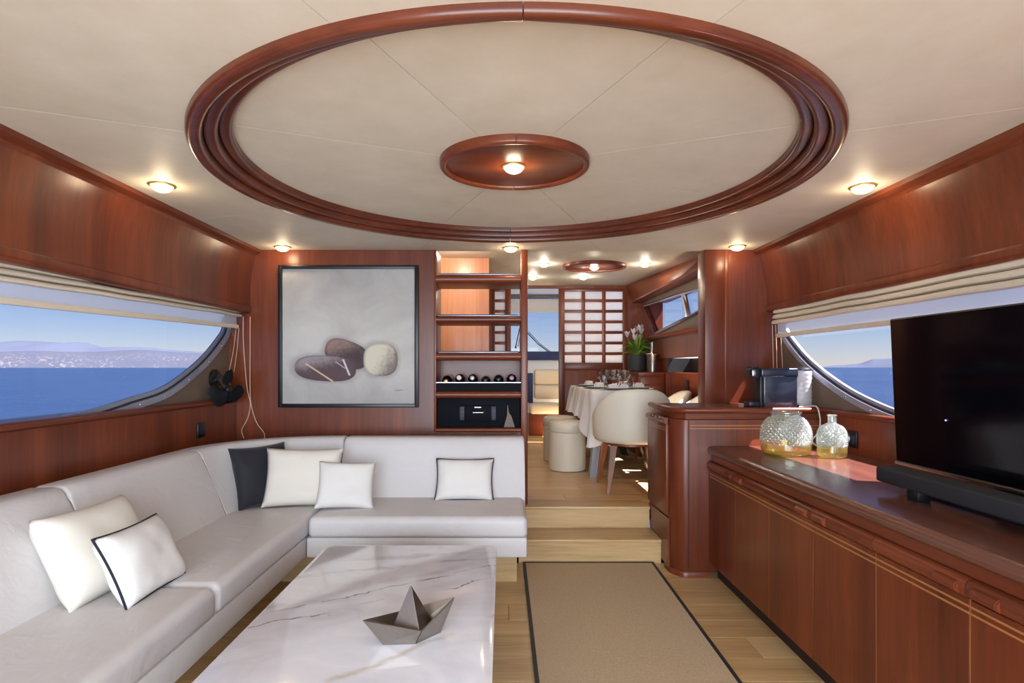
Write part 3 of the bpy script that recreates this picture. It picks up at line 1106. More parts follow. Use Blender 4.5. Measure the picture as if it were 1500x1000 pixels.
# ---- wheelhouse
bm = B()
box(bm, -1.9, 1.9, 7.05, 9.25, 2.50, 2.56)
struct('ceiling_wheelhouse', bm, 'white', 'white wheelhouse ceiling')
bm = B()
box(bm, -1.9, 1.9, 9.0, 9.06, 2.405, 2.50)
box(bm, -1.9, 1.9, 9.0, 9.06, UF, 1.42)
box(bm, -1.9, -1.75, 9.0, 9.06, 1.42, 2.41)
box(bm, 1.75, 1.9, 9.0, 9.06, 1.42, 2.41)
struct('wall_wheelhouse_front', bm, 'white', 'white windscreen surround of the wheelhouse')
for s, nm in ((-1, 'left'), (1, 'right')):
    bm = B()
    box(bm, *sorted((s * 1.85, s * 1.9)), 7.05, 9.0, UF, 1.45)
    struct('wall_wheelhouse_' + nm, bm, 'white', 'low white wheelhouse side wall, ' + nm)
bm = B()
bm.faces.new([bm.verts.new(q) for q in ((-1.75, 9.025, 1.42), (1.75, 9.025, 1.42), (1.75, 9.025, 2.405), (-1.75, 9.025, 2.405))])
w4 = bpy.data.objects.new('window_4', None); C.objects.link(w4)
w4['kind'] = 'structure'; w4['label'] = 'wide wheelhouse windscreen'
mk('pane', bm, 'tinted', w4)

# ---- sea and coast
bm = B()
n = 40
vs = [[bm.verts.new((-40000 + 80000 * i / n, -40000 + 80000 * j / n, -1.9)) for j in range(n + 1)] for i in range(n + 1)]
for i in range(n):
    for j in range(n):
        bm.faces.new((vs[i][j], vs[i + 1][j], vs[i + 1][j + 1], vs[i][j + 1]))
sea = mk('sea', bm, 'sea')
tag(sea, 'open blue sea rippling to the horizon outside the windows', 'sea', kind='stuff')
def hill(name, cx, cy, length, dirv, depth, hfun, mat, label, seed):
    """ridge running along dirv, centred at (cx, cy)"""
    dx, dy = dirv
    def f(u, v):
        s = (u - 0.5) * length
        w = (v - 0.5) * depth
        hh = hfun(u) * max(0.0, math.sin(PI * v)) ** 0.8
        hh *= 1 + 0.25 * mnoise.noise(Vector((s * 0.0016 + seed, w * 0.003, seed)))
        return (cx + dx * s - dy * w, cy + dy * s + dx * w, -3 + max(0, hh))
    bm = B()
    grid(bm, 90, 12, f)
    o = mk(name, bm, mat, ang=80)
    return tag(o, label, 'hill')
# The coast: directions seen through the port window run about 25 to 41 degrees off the bow
def ridge(hs):
    def g(u):
        k = u * (len(hs) - 1)
        i = min(int(k), len(hs) - 2)
        t = k - i
        t = t * t * (3 - 2 * t)
        return hs[i] * (1 - t) + hs[i + 1] * t
    return g
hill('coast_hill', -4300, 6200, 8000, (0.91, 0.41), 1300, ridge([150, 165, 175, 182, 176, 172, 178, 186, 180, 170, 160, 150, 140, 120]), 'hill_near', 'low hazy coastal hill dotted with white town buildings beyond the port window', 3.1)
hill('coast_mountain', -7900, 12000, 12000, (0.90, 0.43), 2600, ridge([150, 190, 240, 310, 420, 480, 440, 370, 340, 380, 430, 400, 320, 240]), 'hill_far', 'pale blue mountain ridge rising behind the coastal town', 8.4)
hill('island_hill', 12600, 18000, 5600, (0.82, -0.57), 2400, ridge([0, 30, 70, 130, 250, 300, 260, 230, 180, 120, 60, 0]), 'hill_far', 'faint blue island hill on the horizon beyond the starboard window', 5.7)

# ================================================================== LIGHT FITTINGS
WARM = (1.0, 0.78, 0.50)
lamp0 = None
def downlight(x, y, z, r, label, group, power):
    tone = WARM if group == G1 else (1.0, 0.87, 0.70)
    global lamp0
    if lamp0 is None:
        lamp0 = thing('downlight', (0, 0, 0), label, 'downlight', group)
        bm = B(); lathe(bm, [(1.22, 0.0), (1.22, -0.10), (1.10, -0.16), (0.98, -0.12), (0.98, 0.0)], n=32)
        mk('bezel', bm, 'gold', lamp0)
        bm = B(); lathe(bm, [(1.0, -0.06)] + [(math.cos(t), -0.08 - 0.62 * math.sin(t)) for t in [PI / 2 * q / 8 for q in range(9)]], n=32)
        mk('lamp_glass', bm, 'bulb', lamp0)
        o = lamp0
    else:
        o = copy_tree(lamp0)
        o['label'] = label
        o['group'] = group
    o.location = (x, y, z)
    o.scale = (r, r, r)
    point_light('downlight_light', (x, y, z - 1.1 * r), power, tone, 0.03)
G1, G2 = 'saloon ceiling downlights', 'dining ceiling downlights'
downlight(0.045, 2.42, 2.098, 0.042, 'domed warm downlight in the middle of the big oval recess', G1, 1.6)
downlight(-1.535, 2.58, CZ, 0.046, 'domed warm downlight on the ceiling above the port sofa cushions', G1, 1.3)
downlight(1.63, 2.60, CZ, 0.046, 'domed warm downlight on the ceiling above the television', G1, 1.3)
downlight(-1.50, 3.90, CZ, 0.046, 'domed warm downlight over the framed stone painting', G1, 1.0)
downlight(0.052, 3.93, CZ, 0.046, 'domed warm downlight above the open shelves', G1, 0.9)
downlight(1.585, 3.88, CZ, 0.046, 'domed warm downlight above the coffee machine', G1, 1.0)
downlight(0.89, 5.60, UC - 0.02, 0.045, 'domed warm downlight in the dining ceiling medallion', G2, 3.0)
downlight(0.395, 5.54, UC, 0.045, 'domed warm downlight between dining medallion and shelf post', G2, 2.6)
downlight(1.37, 5.54, UC, 0.045, 'domed warm downlight between dining medallion and window cornice', G2, 2.6)
downlight(0.885, 6.33, UC, 0.045, 'domed warm downlight between dining medallion and screen door', G2, 2.6)
downlight(0.33, 6.35, UC, 0.045, 'domed warm downlight above the wheelhouse doorway', G2, 2.4)
downlight(-0.42, 4.68, UC, 0.045, 'added unseen downlight brightening the galley behind the open shelves', G2, 17.0)  # out-of-view lamp added to brighten the galley wall

# ================================================================== SOFA
sofa = thing('corner_sofa', (-0.6, 2.4, 0), 'large L-shaped white leather corner sofa under the port window', 'sofa')
def seat_cushion(x0, x1, y0, y1, z0, z1, bev=0.035):
    bm = B()
    rings = []
    nseg = 10
    for zz, ins in [(z0, 0.012), (z0 + 0.010, 0.002), (z0 + 0.02, 0.0)] + [(z1 - bev + bev * math.sin(t), bev - bev * math.cos(t)) for t in [PI / 2 * q / 6 for q in range(7)]]:
        base = rrect(x0 + ins, x1 - ins, y0 + ins, y1 - ins, max(0.03 - ins * 0.5, 0.01), 4)
        pts = []
        for k in range(len(base)):
            a, b2 = base[k], base[(k + 1) % len(base)]
            m_ = nseg if math.hypot(b2[0] - a[0], b2[1] - a[1]) > 0.2 else 1
            pts += [(a[0] + (b2[0] - a[0]) * q / m_, a[1] + (b2[1] - a[1]) * q / m_) for q in range(m_)]
        rings.append([bm.verts.new((p[0], p[1], zz)) for p in pts])
    m_ = len(rings[0])
    for a, b2 in zip(rings, rings[1:]):
        for k in range(m_):
            bm.faces.new((a[k], a[(k + 1) % m_], b2[(k + 1) % m_], b2[k]))
    bm.faces.new(rings[0][::-1]); bm.faces.new(rings[-1])
    return mk('seat_cushion', bm, 'leather', sofa, ang=60)
SZ = 0.455
seat_cushion(-1.53, -1.045, 0.60, 2.098, 0.345, SZ)
seat_cushion(-1.53, -1.045, 2.102, 3.60, 0.345, SZ)
seat_cushion(-1.040, 0.130, 3.045, 3.58, 0.345, SZ)
bm = B(); box(bm, -1.80, -1.052, 0.60, 3.98, 0.235, 0.343, 0.012); mk('base', bm, 'leather', sofa)
bm = B(); box(bm, -1.050, 0.128, 3.055, 3.98, 0.235, 0.343, 0.012); mk('base', bm, 'leather', sofa)
bm = B(); box(bm, -1.80, -1.30, 0.60, 3.97, 0.0, 0.234); mk('plinth', bm, 'oak_x', sofa)
bm = B(); box(bm, -1.295, 0.08, 3.35, 3.97, 0.0, 0.234); mk('plinth', bm, 'oak_x', sofa)
def back_prof(h=0.805):
    p = [(0.0, 0.44), (0.012, 0.46), (0.075, 0.62)]
    p += [(0.135, h - 0.055), (0.146, h - 0.025), (0.165, h - 0.006), (0.190, h)]
    p += [(0.27, h - 0.002), (0.292, h - 0.014), (0.30, h - 0.04), (0.30, 0.36), (0.02, 0.36)]
    return p
def backrest(path):
    bm = B()
    sweep(bm, path, back_prof())
    es = [e for e in bm.edges if len(e.link_faces) == 2 and any(len(f.verts) > 8 for f in e.link_faces)]
    bmesh.ops.bevel(bm, geom=es, offset=0.016, segments=3, profile=0.5, affect='EDGES')
    bmesh.ops.triangulate(bm, faces=[f for f in bm.faces if len(f.verts) > 4])
    return mk('back_cushion', bm, 'leather', sofa, ang=60)
def lin(p, q, nrm, n=8):
    return [((p[0] + (q[0] - p[0]) * i / n, p[1] + (q[1] - p[1]) * i / n), nrm) for i in range(n + 1)]
backrest(lin((-1.485, 0.60), (-1.485, 2.146), (-1, 0)))
backrest(lin((-1.485, 2.152), (-1.485, 3.098), (-1, 0)))
arc = [((-1.485, 3.102), (-1, 0))] + [((-1.065 - 0.42 * math.cos(t), 3.105 + 0.395 * math.sin(t)), (-math.cos(t), math.sin(t))) for t in [PI / 2 * q / 12 for q in range(13)]] + [((-1.018, 3.50), (0, 1))]
backrest(arc)
backrest(lin((-1.010, 3.50), (0.135, 3.50), (0, 1)))

# ================================================================== PILLOWS
def pillow(w, h, t, loc, face, lean, roll, mat, label, pipe=False, seed=0.0, wr=0.006):
    n = 22
    def f3(u, v, s):
        a, b = 2 * u - 1, 2 * v - 1
        pin = 1 - 0.07 * (1 - b * b) * abs(a) ** 3
        pin2 = 1 - 0.07 * (1 - a * a) * abs(b) ** 3
        x = a * w / 2 * pin
        z = b * h / 2 * pin2
        th = t / 2 * (max(0, 1 - a ** 4) ** 0.55) * (max(0, 1 - b ** 4) ** 0.55)
        wk = wr * (mnoise.noise(Vector((x * 14 + seed, z * 14, seed))) + 1.2 * mnoise.noise(Vector((x * 5 + seed, z * 9, seed + 3)))) * min(1, th / (t * 0.2))
        return Vector((x, s * th + wk * s, z))
    bm = B()
    for s in (1, -1):
        grid(bm, n, n, lambda u, v: f3(u, v, s))
    bmesh.ops.remove_doubles(bm, verts=bm.verts, dist=1e-5)
    # basis: local -Y is the face, Z is up
    fx, fy = face
    l = math.hypot(fx, fy)
    fx, fy = fx / l, fy / l
    nrm = Vector((fx * math.cos(lean), fy * math.cos(lean), math.sin(lean)))
    side = Vector((-fy, fx, 0))
    up = nrm.cross(side).normalized()
    if up.z < 0:
        up = -up
    rot = Matrix.Rotation(roll, 3, nrm)
    side, up = rot @ side, rot @ up
    m = Matrix((( side.x, -nrm.x, up.x, 0), (side.y, -nrm.y, up.y, 0), (side.z, -nrm.z, up.z, 0), (0, 0, 0, 1)))
    me_o = mk('throw_pillow', bm, mat, ang=80)
    me_o.matrix_basis = Matrix.Translation(loc) @ m
    tag(me_o, label, 'pillow', 'throw pillows on the corner sofa')
    if pipe:
        pts = []
        for i in range(n):
            pts.append(f3(i / n, 0, 0))
        for i in range(n):
            pts.append(f3(1, i / n, 0))
        for i in range(n):
            pts.append(f3(1 - i / n, 1, 0))
        for i in range(n):
            pts.append(f3(0, 1 - i / n, 0))
        bm = B()
        tube(bm, pts, 0.0045, 6, closed=True)
        p = mk('piping', bm, 'piping', me_o, world=False)
        p['label'] = 'navy piping'
    return me_o
pillow(0.40, 0.335, 0.15, (-1.458, 2.065, 0.599), (1, -0.12), 0.48, 0.0, 'pillow_cream', 'plump white pillow leaning on the port sofa back behind a piped one', False, 1.0)
pillow(0.335, 0.26, 0.12, (-1.290, 2.051, 0.567), (1, -0.02), 0.46, 0.0, 'pillow_white', 'small white pillow with navy piping leaning on a larger white pillow', True, 2.0)
pillow(0.34, 0.36, 0.11, (-1.403, 3.344, 0.623), (0.75, -0.66), 0.34, 0.02, 'navy', 'dark navy velvet pillow in the sofa corner', False, 3.0, 0.009)
pillow(0.43, 0.34, 0.12, (-1.156, 3.320, 0.616), (0.20, -0.98), 0.34, -0.03, 'pillow_cream', 'large off-white pillow in front of the navy pillow', False, 4.0)
pillow(0.32, 0.27, 0.10, (-0.893, 3.261, 0.582), (0.22, -0.97), 0.42, -0.06, 'pillow_white', 'small plain white pillow propped beside the large off-white one', False, 5.0)
pillow(0.355, 0.26, 0.11, (-0.235, 3.495, 0.568), (0.0, -1), 0.44, 0.0, 'pillow_white', 'white pillow with thin dark piping alone against the bulkhead sofa back', True, 6.0)

# ================================================================== COFFEE TABLE
ct = thing('coffee_table', (-0.41, 1.89, 0), 'low rectangular coffee table with polished white marble top', 'table')
bm = B(); slab(bm, rrect(-0.790, -0.028, 1.20, 2.58, 0.055), 0.428, 0.450, 0.003); mk('marble_top', bm, 'marble', ct, ang=25)
bm = B(); slab(bm, rrect(-0.786, -0.032, 1.204, 2.576, 0.052), 0.405, 0.4285); mk('edge_band', bm, 'wood_top', ct, ang=25)
bm = B(); box(bm, -0.66, -0.16, 1.36, 2.40, 0.03, 0.405, 0.01); mk('pedestal', bm, 'wood_top', ct)
bm = B(); box(bm, -0.63, -0.19, 1.40, 2.36, 0.0, 0.03); mk('plinth', bm, 'black', ct)

# boat ornament
bt = thing('paper_boat_ornament', (-0.267, 1.695, 0.4525), 'pewter grey metal ornament shaped like a folded paper boat', 'ornament', rz=math.atan2(0.446, 0.895))
def poly_solid(bm, faces, th):
    """faces: list of lists of points; gives each a little thickness inward along its normal"""
    for f in faces:
        p = [Vector(q) for q in f]
        nrm = (p[1] - p[0]).cross(p[2] - p[0]).normalized() * th
        a = [bm.verts.new(q) for q in p]
        b = [bm.verts.new(q + nrm) for q in p]
        bm.faces.new(a)
        bm.faces.new(b[::-1])
        for i in range(len(p)):
            bm.faces.new((a[i], b[i], b[(i + 1) % len(p)], a[(i + 1) % len(p)]))
bow, stern = (-0.146, 0, 0.080), (0.130, 0, 0.096)
nr, fr_ = (0.0, -0.078, 0.052), (0.0, 0.078, 0.052)
b0, b1, bn, bf = (-0.088, 0, 0.0), (0.085, 0, 0.0), (-0.004, -0.036, 0.0), (-0.004, 0.036, 0.0)
bm = B()
poly_solid(bm, [(bow, b0, bn, nr), (nr, bn, b1, stern), (fr_, bf, b0, bow), (stern, b1, bf, fr_)], 0.004)
poly_solid(bm, [(b0, bf, b1, bn)], 0.003)
mk('hull', bm, 'steel', bt, world=False, ang=10)
bm = B()
pk = (-0.006, 0, 0.158)
q = [(-0.072, 0, 0.020), (0.0, -0.062, 0.040), (0.072, 0, 0.020), (0.0, 0.062, 0.040)]
vs = [bm.verts.new(p) for p in q]
tp = bm.verts.new(pk)
for i in range(4):
    bm.faces.new((vs[i], vs[(i + 1) % 4], tp))
bm.faces.new(vs[::-1])
bmesh.ops.bevel(bm, geom=bm.edges[:], offset=0.0015, segments=2, affect='EDGES')
mk('sail', bm, 'steel', bt, world=False, ang=10)

# ================================================================== RUG
rug = thing('runner_rug', (0.53, 2.3, 0.0), 'beige woven sisal runner rug with black border on the oak floor', 'rug')
rq = [(0.126, 3.655), (0.958, 3.655), (0.925, 0.9), (0.126, 0.9)]
def inset(p, d):
    cx, cy = 0.53, 2.28
    return [(x + (d if x < cx else -d), y + (d if y < cy else -d)) for x, y in p]
bm = B(); slab(bm, inset(rq, 0.016), 0.001, 0.010); mk('weave', bm, 'rug', rug)
bm = B()
oq, iq = rq, inset(rq, 0.017)
for i in range(4):
    j = (i + 1) % 4
    slab(bm, [oq[i], oq[j], iq[j], iq[i]], 0.001, 0.012)
mk('border', bm, 'black_soft', rug)

# ================================================================== MEDIA CONSOLE
KX, KT = 1.228, 0.782
con = thing('media_console', (1.55, 2.0, 0), 'long cherry wood console cabinet with dark top under the starboard window', 'cabinet')
bm = B(); box(bm, KX + 0.022, 1.90, 0.30, 3.415, 0.085, 0.715); mk('carcass', bm, 'wood_y', con)
bm = B(); box(bm, KX + 0.05, 1.88, 0.32, 3.415, 0.0, 0.085); mk('plinth', bm, 'groove', con)
bm = B()
sweep(bm, [((0, 0.28), (1, 0)), ((0, 3.419), (1, 0))], [(KX - 0.010 + 0.026 - 0.026 * math.sin(t), KT - 0.026 + 0.026 * math.cos(t)) for t in [PI * q / 10 for q in range(11)]] + [(1.90, KT - 0.052), (1.90, KT)])
mk('worktop', bm, 'wood_top', con, ang=50)
bm = B(); box(bm, KX + 0.014, 1.90, 0.29, 3.415, 0.695, KT - 0.05); mk('frieze', bm, 'wood_y', con)
DW = 0.381
for i in range(8):
    y1 = 3.412 - i * DW
    y0 = y1 - DW + 0.003
    bm = B(); box(bm, KX, KX + 0.02, y0, y1, 0.09, 0.640, 0.002, 1)
    d = mk('door', bm, 'wood_z', con)
    bm = B()
    sweep(bm, [((0, y0), (1, 0)), ((0, y1), (1, 0))], [(KX + 0.004 - 0.018 * math.sin(t), 0.667 + 0.026 * math.cos(t)) for t in [PI * q / 8 for q in range(9)]] + [(KX + 0.02, 0.641), (KX + 0.02, 0.693)])
    mk('top_rail', bm, 'wood_y', d, ang=50)
    for z in (0.618, 0.600):
        bm = B(); box(bm, KX - 0.0008, KX + 0.004, y0 + 0.001, y1 - 0.001, z, z + 0.006); mk('inlay', bm, 'inlay', d)
    # finger grip next to the pair seam
    g0, g1 = (y0 + 0.020, y0 + 0.105) if i % 2 == 0 else (y1 - 0.105, y1 - 0.020)
    bm = B()
    sweep(bm, [((0, g0), (1, 0)), ((0, g1), (1, 0))], [(KX + 0.002 - 0.028 * math.sin(t), 0.664 + 0.019 * math.cos(t)) for t in [PI * q / 8 for q in range(9)]] + [(KX + 0.01, 0.646), (KX + 0.01, 0.684)])
    bmesh.ops.bevel(bm, geom=[e for e in bm.edges if abs(e.verts[0].co.y - e.verts[1].co.y) < 1e-6 and any(len(f.verts) > 4 for f in e.link_faces)], offset=0.003, segments=2, affect='EDGES')
    mk('handle', bm, 'wood_y', d, ang=50)
    if i % 2 == 1 or i == 4:
        bm = B(); box(bm, KX + 0.001, KX + 0.012, y0 - 0.003, y0, 0.09, 0.640); mk('edge_strip', bm, 'inlay', d)

# ================================================================== TELEVISION + SOUNDBAR
tvx = 1.60
tv = thing('television', (tvx + 0.05, 1.82, KT), 'large flat black television standing on the media console', 'television')
def tilt(bm):
    for v in bm.verts:
        v.co.x += -0.015 * (v.co.z - 0.86) / 0.6
        v.co.y += 0.017 * (v.co.z - 0.86) / 0.6
    return bm
bm = B(); box(bm, tvx, tvx + 0.025, 1.27, 2.335, 0.862, 1.448, 0.004); tilt(bm); mk('casing', bm, 'black', tv)
bm = B(); box(bm, tvx - 0.002, tvx + 0.002, 1.277, 2.328, 0.874, 1.442); tilt(bm); mk('screen', bm, 'screen', tv)
bm = B(); box(bm, tvx + 0.024, tvx + 0.055, 1.45, 2.15, 0.88, 1.15, 0.01); mk('rear_housing', bm, 'black', tv)
bm = B(); box(bm, tvx - 0.012, tvx + 0.016, 1.28, 2.325, 0.861, 0.873, 0.002); mk('lower_trim', bm, 'steel', tv)
bm = B(); box(bm, tvx + 0.02, tvx + 0.05, 1.74, 1.90, 0.79, 0.95, 0.004); mk('stand_neck', bm, 'black', tv)
bm = B(); slab(bm, rrect(1.52, 1.80, 1.40, 2.13, 0.06), KT, KT + 0.010, 0.003); mk('stand_base', bm, 'black', tv)
bm = B()
bmesh.ops.create_uvsphere(bm, u_segments=8, v_segments=6, radius=0.003)
bm.transform(Matrix.Translation((tvx - 0.010, 2.06, 1.06)))
mk('standby_light', bm, 'led_blue', tv)
sb = thing('soundbar', (1.47, 1.65, KT), 'long charcoal soundbar lying in front of the television', 'speaker')
bm = B(); box(bm, 1.412, 1.508, 1.16, 2.175, 0.822, 0.877, 0.008, 3); mk('body', bm, 'soundbar', sb)
for y in (1.32, 2.02):
    bm = B(); box(bm, 1.44, 1.485, y - 0.03, y + 0.03, KT, 0.823, 0.003); mk('foot', bm, 'black', sb)

# ================================================================== VASES
def vase(loc, prof, label, r_scale, nseg=44, nz=40, z_lo=0.055, z_hi=0.9):
    """lathe with a quilted diamond relief on the upper body"""
    # resample profile
    pts = []
    tot = [0]
    for a, b in zip(prof, prof[1:]):
        tot.append(tot[-1] + math.hypot(b[0] - a[0], b[1] - a[1]))
    N = 150
    for i in range(N + 1):
        s = tot[-1] * i / N
        k = max(j for j in range(len(tot)) if tot[j] <= s + 1e-9)
        k = min(k, len(prof) - 2)
        t = (s - tot[k]) / max(1e-9, tot[k + 1] - tot[k])
        pts.append((prof[k][0] + (prof[k + 1][0] - prof[k][0]) * t, prof[k][1] + (prof[k + 1][1] - prof[k][1]) * t, s))
    n = 240
    bm = B()
    rings = []
    for r, z, s in pts:
        ring = []
        for i in range(n):
            a = 2 * PI * i / n
            amp = 0.0060 * r_scale if z_lo < z < z_hi and r > 0.04 else 0.0
            q = 30 if r_scale > 0.9 else 20
            kz = 118 if r_scale > 0.9 else 140
            dm = abs(math.sin(q / 2 * a + s * kz)) * abs(math.sin(q / 2 * a - s * kz))
            rr = max(r + amp * (dm - 0.5) * 2, 0.0005)
            ring.append(bm.verts.new((rr * math.cos(a), rr * math.sin(a), z)))
        rings.append(ring)
    for a, b in zip(rings, rings[1:]):
        for i in range(n):
            bm.faces.new((a[i], a[(i + 1) % n], b[(i + 1) % n], b[i]))
    o = mk('glass_vase', bm, 'vase', ang=80)
    o.location = loc
    return tag(o, label, 'vase', 'quilted glass vases on the media console')
vase((1.528, 3.10, KT + 0.001), [(0.0, 0.002), (0.105, 0.002), (0.118, 0.008), (0.124, 0.03), (0.126, 0.07), (0.125, 0.115), (0.118, 0.150), (0.100, 0.182), (0.080, 0.200), (0.071, 0.208), (0.070, 0.214), (0.078, 0.220), (0.078, 0.227), (0.070, 0.230), (0.066, 0.224)],
     'wide squat quilted glass jar with yellow-gold bottom', 1.0, z_lo=0.062, z_hi=0.198)
vase((1.712, 2.985, KT + 0.001), [(0.0, 0.002), (0.058, 0.002), (0.067, 0.008), (0.070, 0.03), (0.070, 0.110), (0.066, 0.135), (0.052, 0.158), (0.034, 0.172), (0.022, 0.178), (0.020, 0.186), (0.020, 0.212), (0.024, 0.216), (0.024, 0.221), (0.019, 0.222), (0.017, 0.214)],
     'small narrow-necked quilted glass bottle with yellow-gold bottom', 0.8, z_lo=0.062, z_hi=0.168)

# ================================================================== COFFEE BAR
BT = 1.010
bar = thing('coffee_bar', (1.45, 3.7, 0), 'tall cherry wood bar cabinet carrying the coffee machine', 'cabinet')
foot = [(1.022, 3.995), (1.022, 3.515), (1.035, 3.475), (1.075, 3.425), (1.10, 3.422), (1.90, 3.422), (1.90, 3.995)]
bm = B(); slab(bm, foot, 0.030, 0.938, 0.004); mk('carcass', bm, 'wood_z', bar, ang=50)
bm = B(); slab(bm, [(1.05, 3.99), (1.05, 3.53), (1.10, 3.455), (1.90, 3.455), (1.90, 3.99)], 0.938, 0.976); mk('frieze', bm, 'wood_x', bar)
# worktop with raised rounded rim
def rim_path():
    p = [(1.010, 3.995), (1.010, 3.515), (1.022, 3.480), (1.064, 3.412), (1.100, 3.400), (1.895, 3.400)]
    out = []
    for i, q in enumerate(p):
        a, b = p[max(i - 1, 0)], p[min(i + 1, len(p) - 1)]
        t = Vector((b[0] - a[0], b[1] - a[1])).normalized()
        out.append((q, (-t.y, t.x)))
    return out
bm = B()
sweep(bm, rim_path(), [(0.017 - 0.019 * math.cos(t), 0.994 + 0.018 * math.sin(t)) for t in [2 * PI * q / 14 for q in range(14)]])
mk('rim', bm, 'wood_x', bar, ang=60)
bm = B(); slab(bm, [(1.025, 3.99), (1.025, 3.52), (1.075, 3.425), (1.895, 3.420), (1.895, 3.995)], 0.976, 1.003); mk('worktop', bm, 'wood_top', bar)
# inlay lines and joints of the front
for z in (0.900, 0.882):
    bm = B(); box(bm, 1.112, 1.90, 3.4208, 3.425, z, z + 0.006); mk('inlay', bm, 'inlay', bar)
bm = B(); box(bm, 1.106, 1.110, 3.4205, 3.425, 0.05, 0.938); mk('joint', bm, 'groove', bar)
bm = B(); box(bm, 1.395, 1.397, 3.4212, 3.425, 0.70, 0.938); mk('joint', bm, 'groove', bar)
bm = B()
sweep(bm, [((1.014, 3.60), (-1, 0)), ((1.014, 3.512), (-1, 0)), ((1.028, 3.468), (-0.85, -0.5)), ((1.070, 3.416), (-0.5, -0.85)), ((1.10, 3.413), (0, -1)), ((1.228, 3.413), (0, -1))], [(-0.012, 0), (0.004, 0), (0.004, 0.026), (-0.002, 0.034), (-0.012, 0.034)])
mk('base_trim', bm, 'wood_x', bar, ang=50)
# door on the passage side with its top rail and grip
bm = B(); box(bm, 1.004, 1.022, 3.535, 3.985, 0.34, 0.898, 0.004); d = mk('door', bm, 'wood_z', bar)
bm = B()
sweep(bm, [((0, 3.530), (-1, 0)), ((0, 3.988), (-1, 0))], [(-1.014 + 0.024 * math.sin(t), 0.918 + 0.022 * math.cos(t)) for t in [PI * q / 8 for q in range(9)]])
mk('top_rail', bm, 'wood_y', d, ang=50)
for y in (3.64, 3.80):
    bm = B(); box(bm, 0.985, 1.012, y, y + 0.09, 0.922, 0.944, 0.006); mk('handle', bm, 'wood_y', d)
for z in (0.872, 0.858):
    bm = B(); box(bm, 1.0033, 1.008, 3.54, 3.98, z, z + 0.005); mk('inlay', bm, 'inlay', d)
bm = B(); prism(bm, [(3.985, 0.31), (3.985, 0.305), (3.96, 0.16), (3.70, 0.155), (3.69, 0.03), (3.52, 0.03), (3.52, 0.325)], lambda p, t: (1.012 + 0.012 * t, p[0], p[1]))
mk('lower_panel', bm, 'wood_y', bar)

# coffee machine
SHX, SHY = -0.066, -0.14
_box = box
def box(bm, x0, x1, y0, y1, z0, z1, bev=0.0, seg=2):
    return _box(bm, x0 + SHX, x1 + SHX, y0 + SHY, y1 + SHY, z0, z1, bev, seg)
cm = thing('coffee_machine', (1.654, 3.56, 1.003), 'dark blue-black capsule coffee machine with clear water tank', 'coffee machine')
bm = B(); box(bm, 1.655, 1.885 - 0.02, 3.64, 3.76, 1.003, 1.243, 0.010, 3); mk('body', bm, 'machine', cm)
bm = B(); box(bm, 1.640, 1.868, 3.634, 3.766, 1.192, 1.246, 0.010, 3); mk('head', bm, 'machine', cm)
bm = B(); box(bm, 1.585, 1.645, 3.650, 3.750, 1.185, 1.248, 0.012, 3); mk('spout', bm, 'black', cm)
bm = B(); box(bm, 1.590, 1.612, 3.646, 3.754, 1.195, 1.235, 0.006); mk('lever', bm, 'chrome', cm)
bm = B(); box(bm, 1.592, 1.64, 3.66, 3.74, 1.246, 1.256, 0.004); mk('lid', bm, 'black', cm)
bm = B(); box(bm, 1.640, 1.658, 3.650, 3.750, 1.003, 1.195, 0.004); mk('back_column', bm, 'black', cm)
bm = B(); box(bm, 1.575, 1.642, 3.655, 3.745, 1.003, 1.042, 0.008); mk('drip_tray', bm, 'black', cm)
bm = B(); box(bm, 1.873, 1.893, 3.66, 3.74, 1.003, 1.02); mk('tank_base', bm, 'black', cm)
WX, WY = 1.858, 3.56
bm = B(); lathe(bm, [(0.0, 0.004), (0.050, 0.004), (0.054, 0.008)] + [(0.054 + 0.0015 * math.sin(k * 1.9), 0.01 + 0.215 * k / 26) for k in range(27)] + [(0.051, 0.228), (0.0505, 0.012), (0, 0.010)], WX - 0.002, WY, 1.003, 32)
t = mk('water_tank', bm, 'vase', cm); t['label'] = 'clear ribbed water tank'
t.data.materials.clear(); t.data.materials.append(MAT['tank'])
bm = B(); lathe(bm, [(0, 0.012), (0.049, 0.012), (0.049, 0.120), (0, 0.120)], WX - 0.002, WY, 1.003, 28)
mk('water', bm, 'clear_pane', cm)
bm = B(); lathe(bm, [(0, 0.228), (0.054, 0.228), (0.054, 0.236), (0.040, 0.248), (0, 0.252)], WX - 0.002, WY, 1.003, 28)
mk('tank_lid', bm, 'black', cm)
bm = B(); lathe(bm, [(0, 0.0), (0.012, 0.0), (0.018, 0.018), (0.021, 0.02), (0.0, 0.024)], 1.47, 3.54, 1.003, 18)
tag(at_base(mk('coffee_capsule', bm, 'pink')), 'small pink foil coffee capsule beside the coffee machine', 'capsule')
box = _box
# cable from machine to socket
cab = [(1.80, 3.49, 1.010), (1.835, 3.46, 1.014), (1.85, 3.42, 1.020), (1.852, 3.385, 1.016), (1.852, 3.362, 0.985), (1.858, 3.36, 0.93), (1.84, 3.35, 0.87), (1.80, 3.34, 0.82), (1.82, 3.28, 0.790), (1.850, 3.20, 0.80), (1.866, 3.145, 0.855)]
def catmull(p, n=6):
    out = []
    P = [Vector(q) for q in p]
    for i in range(len(P) - 1):
        p0, p1, p2, p3 = P[max(i - 1, 0)], P[i], P[i + 1], P[min(i + 2, len(P) - 1)]
        for k in range(n):
            t = k / n
            out.append(0.5 * ((2 * p1) + (-p0 + p2) * t + (2 * p0 - 5 * p1 + 4 * p2 - p3) * t * t + (-p0 + 3 * p1 - 3 * p2 + p3) * t ** 3))
    out.append(P[-1])
    return out
bm = B(); tube(bm, catmull(cab), 0.0038, 8)
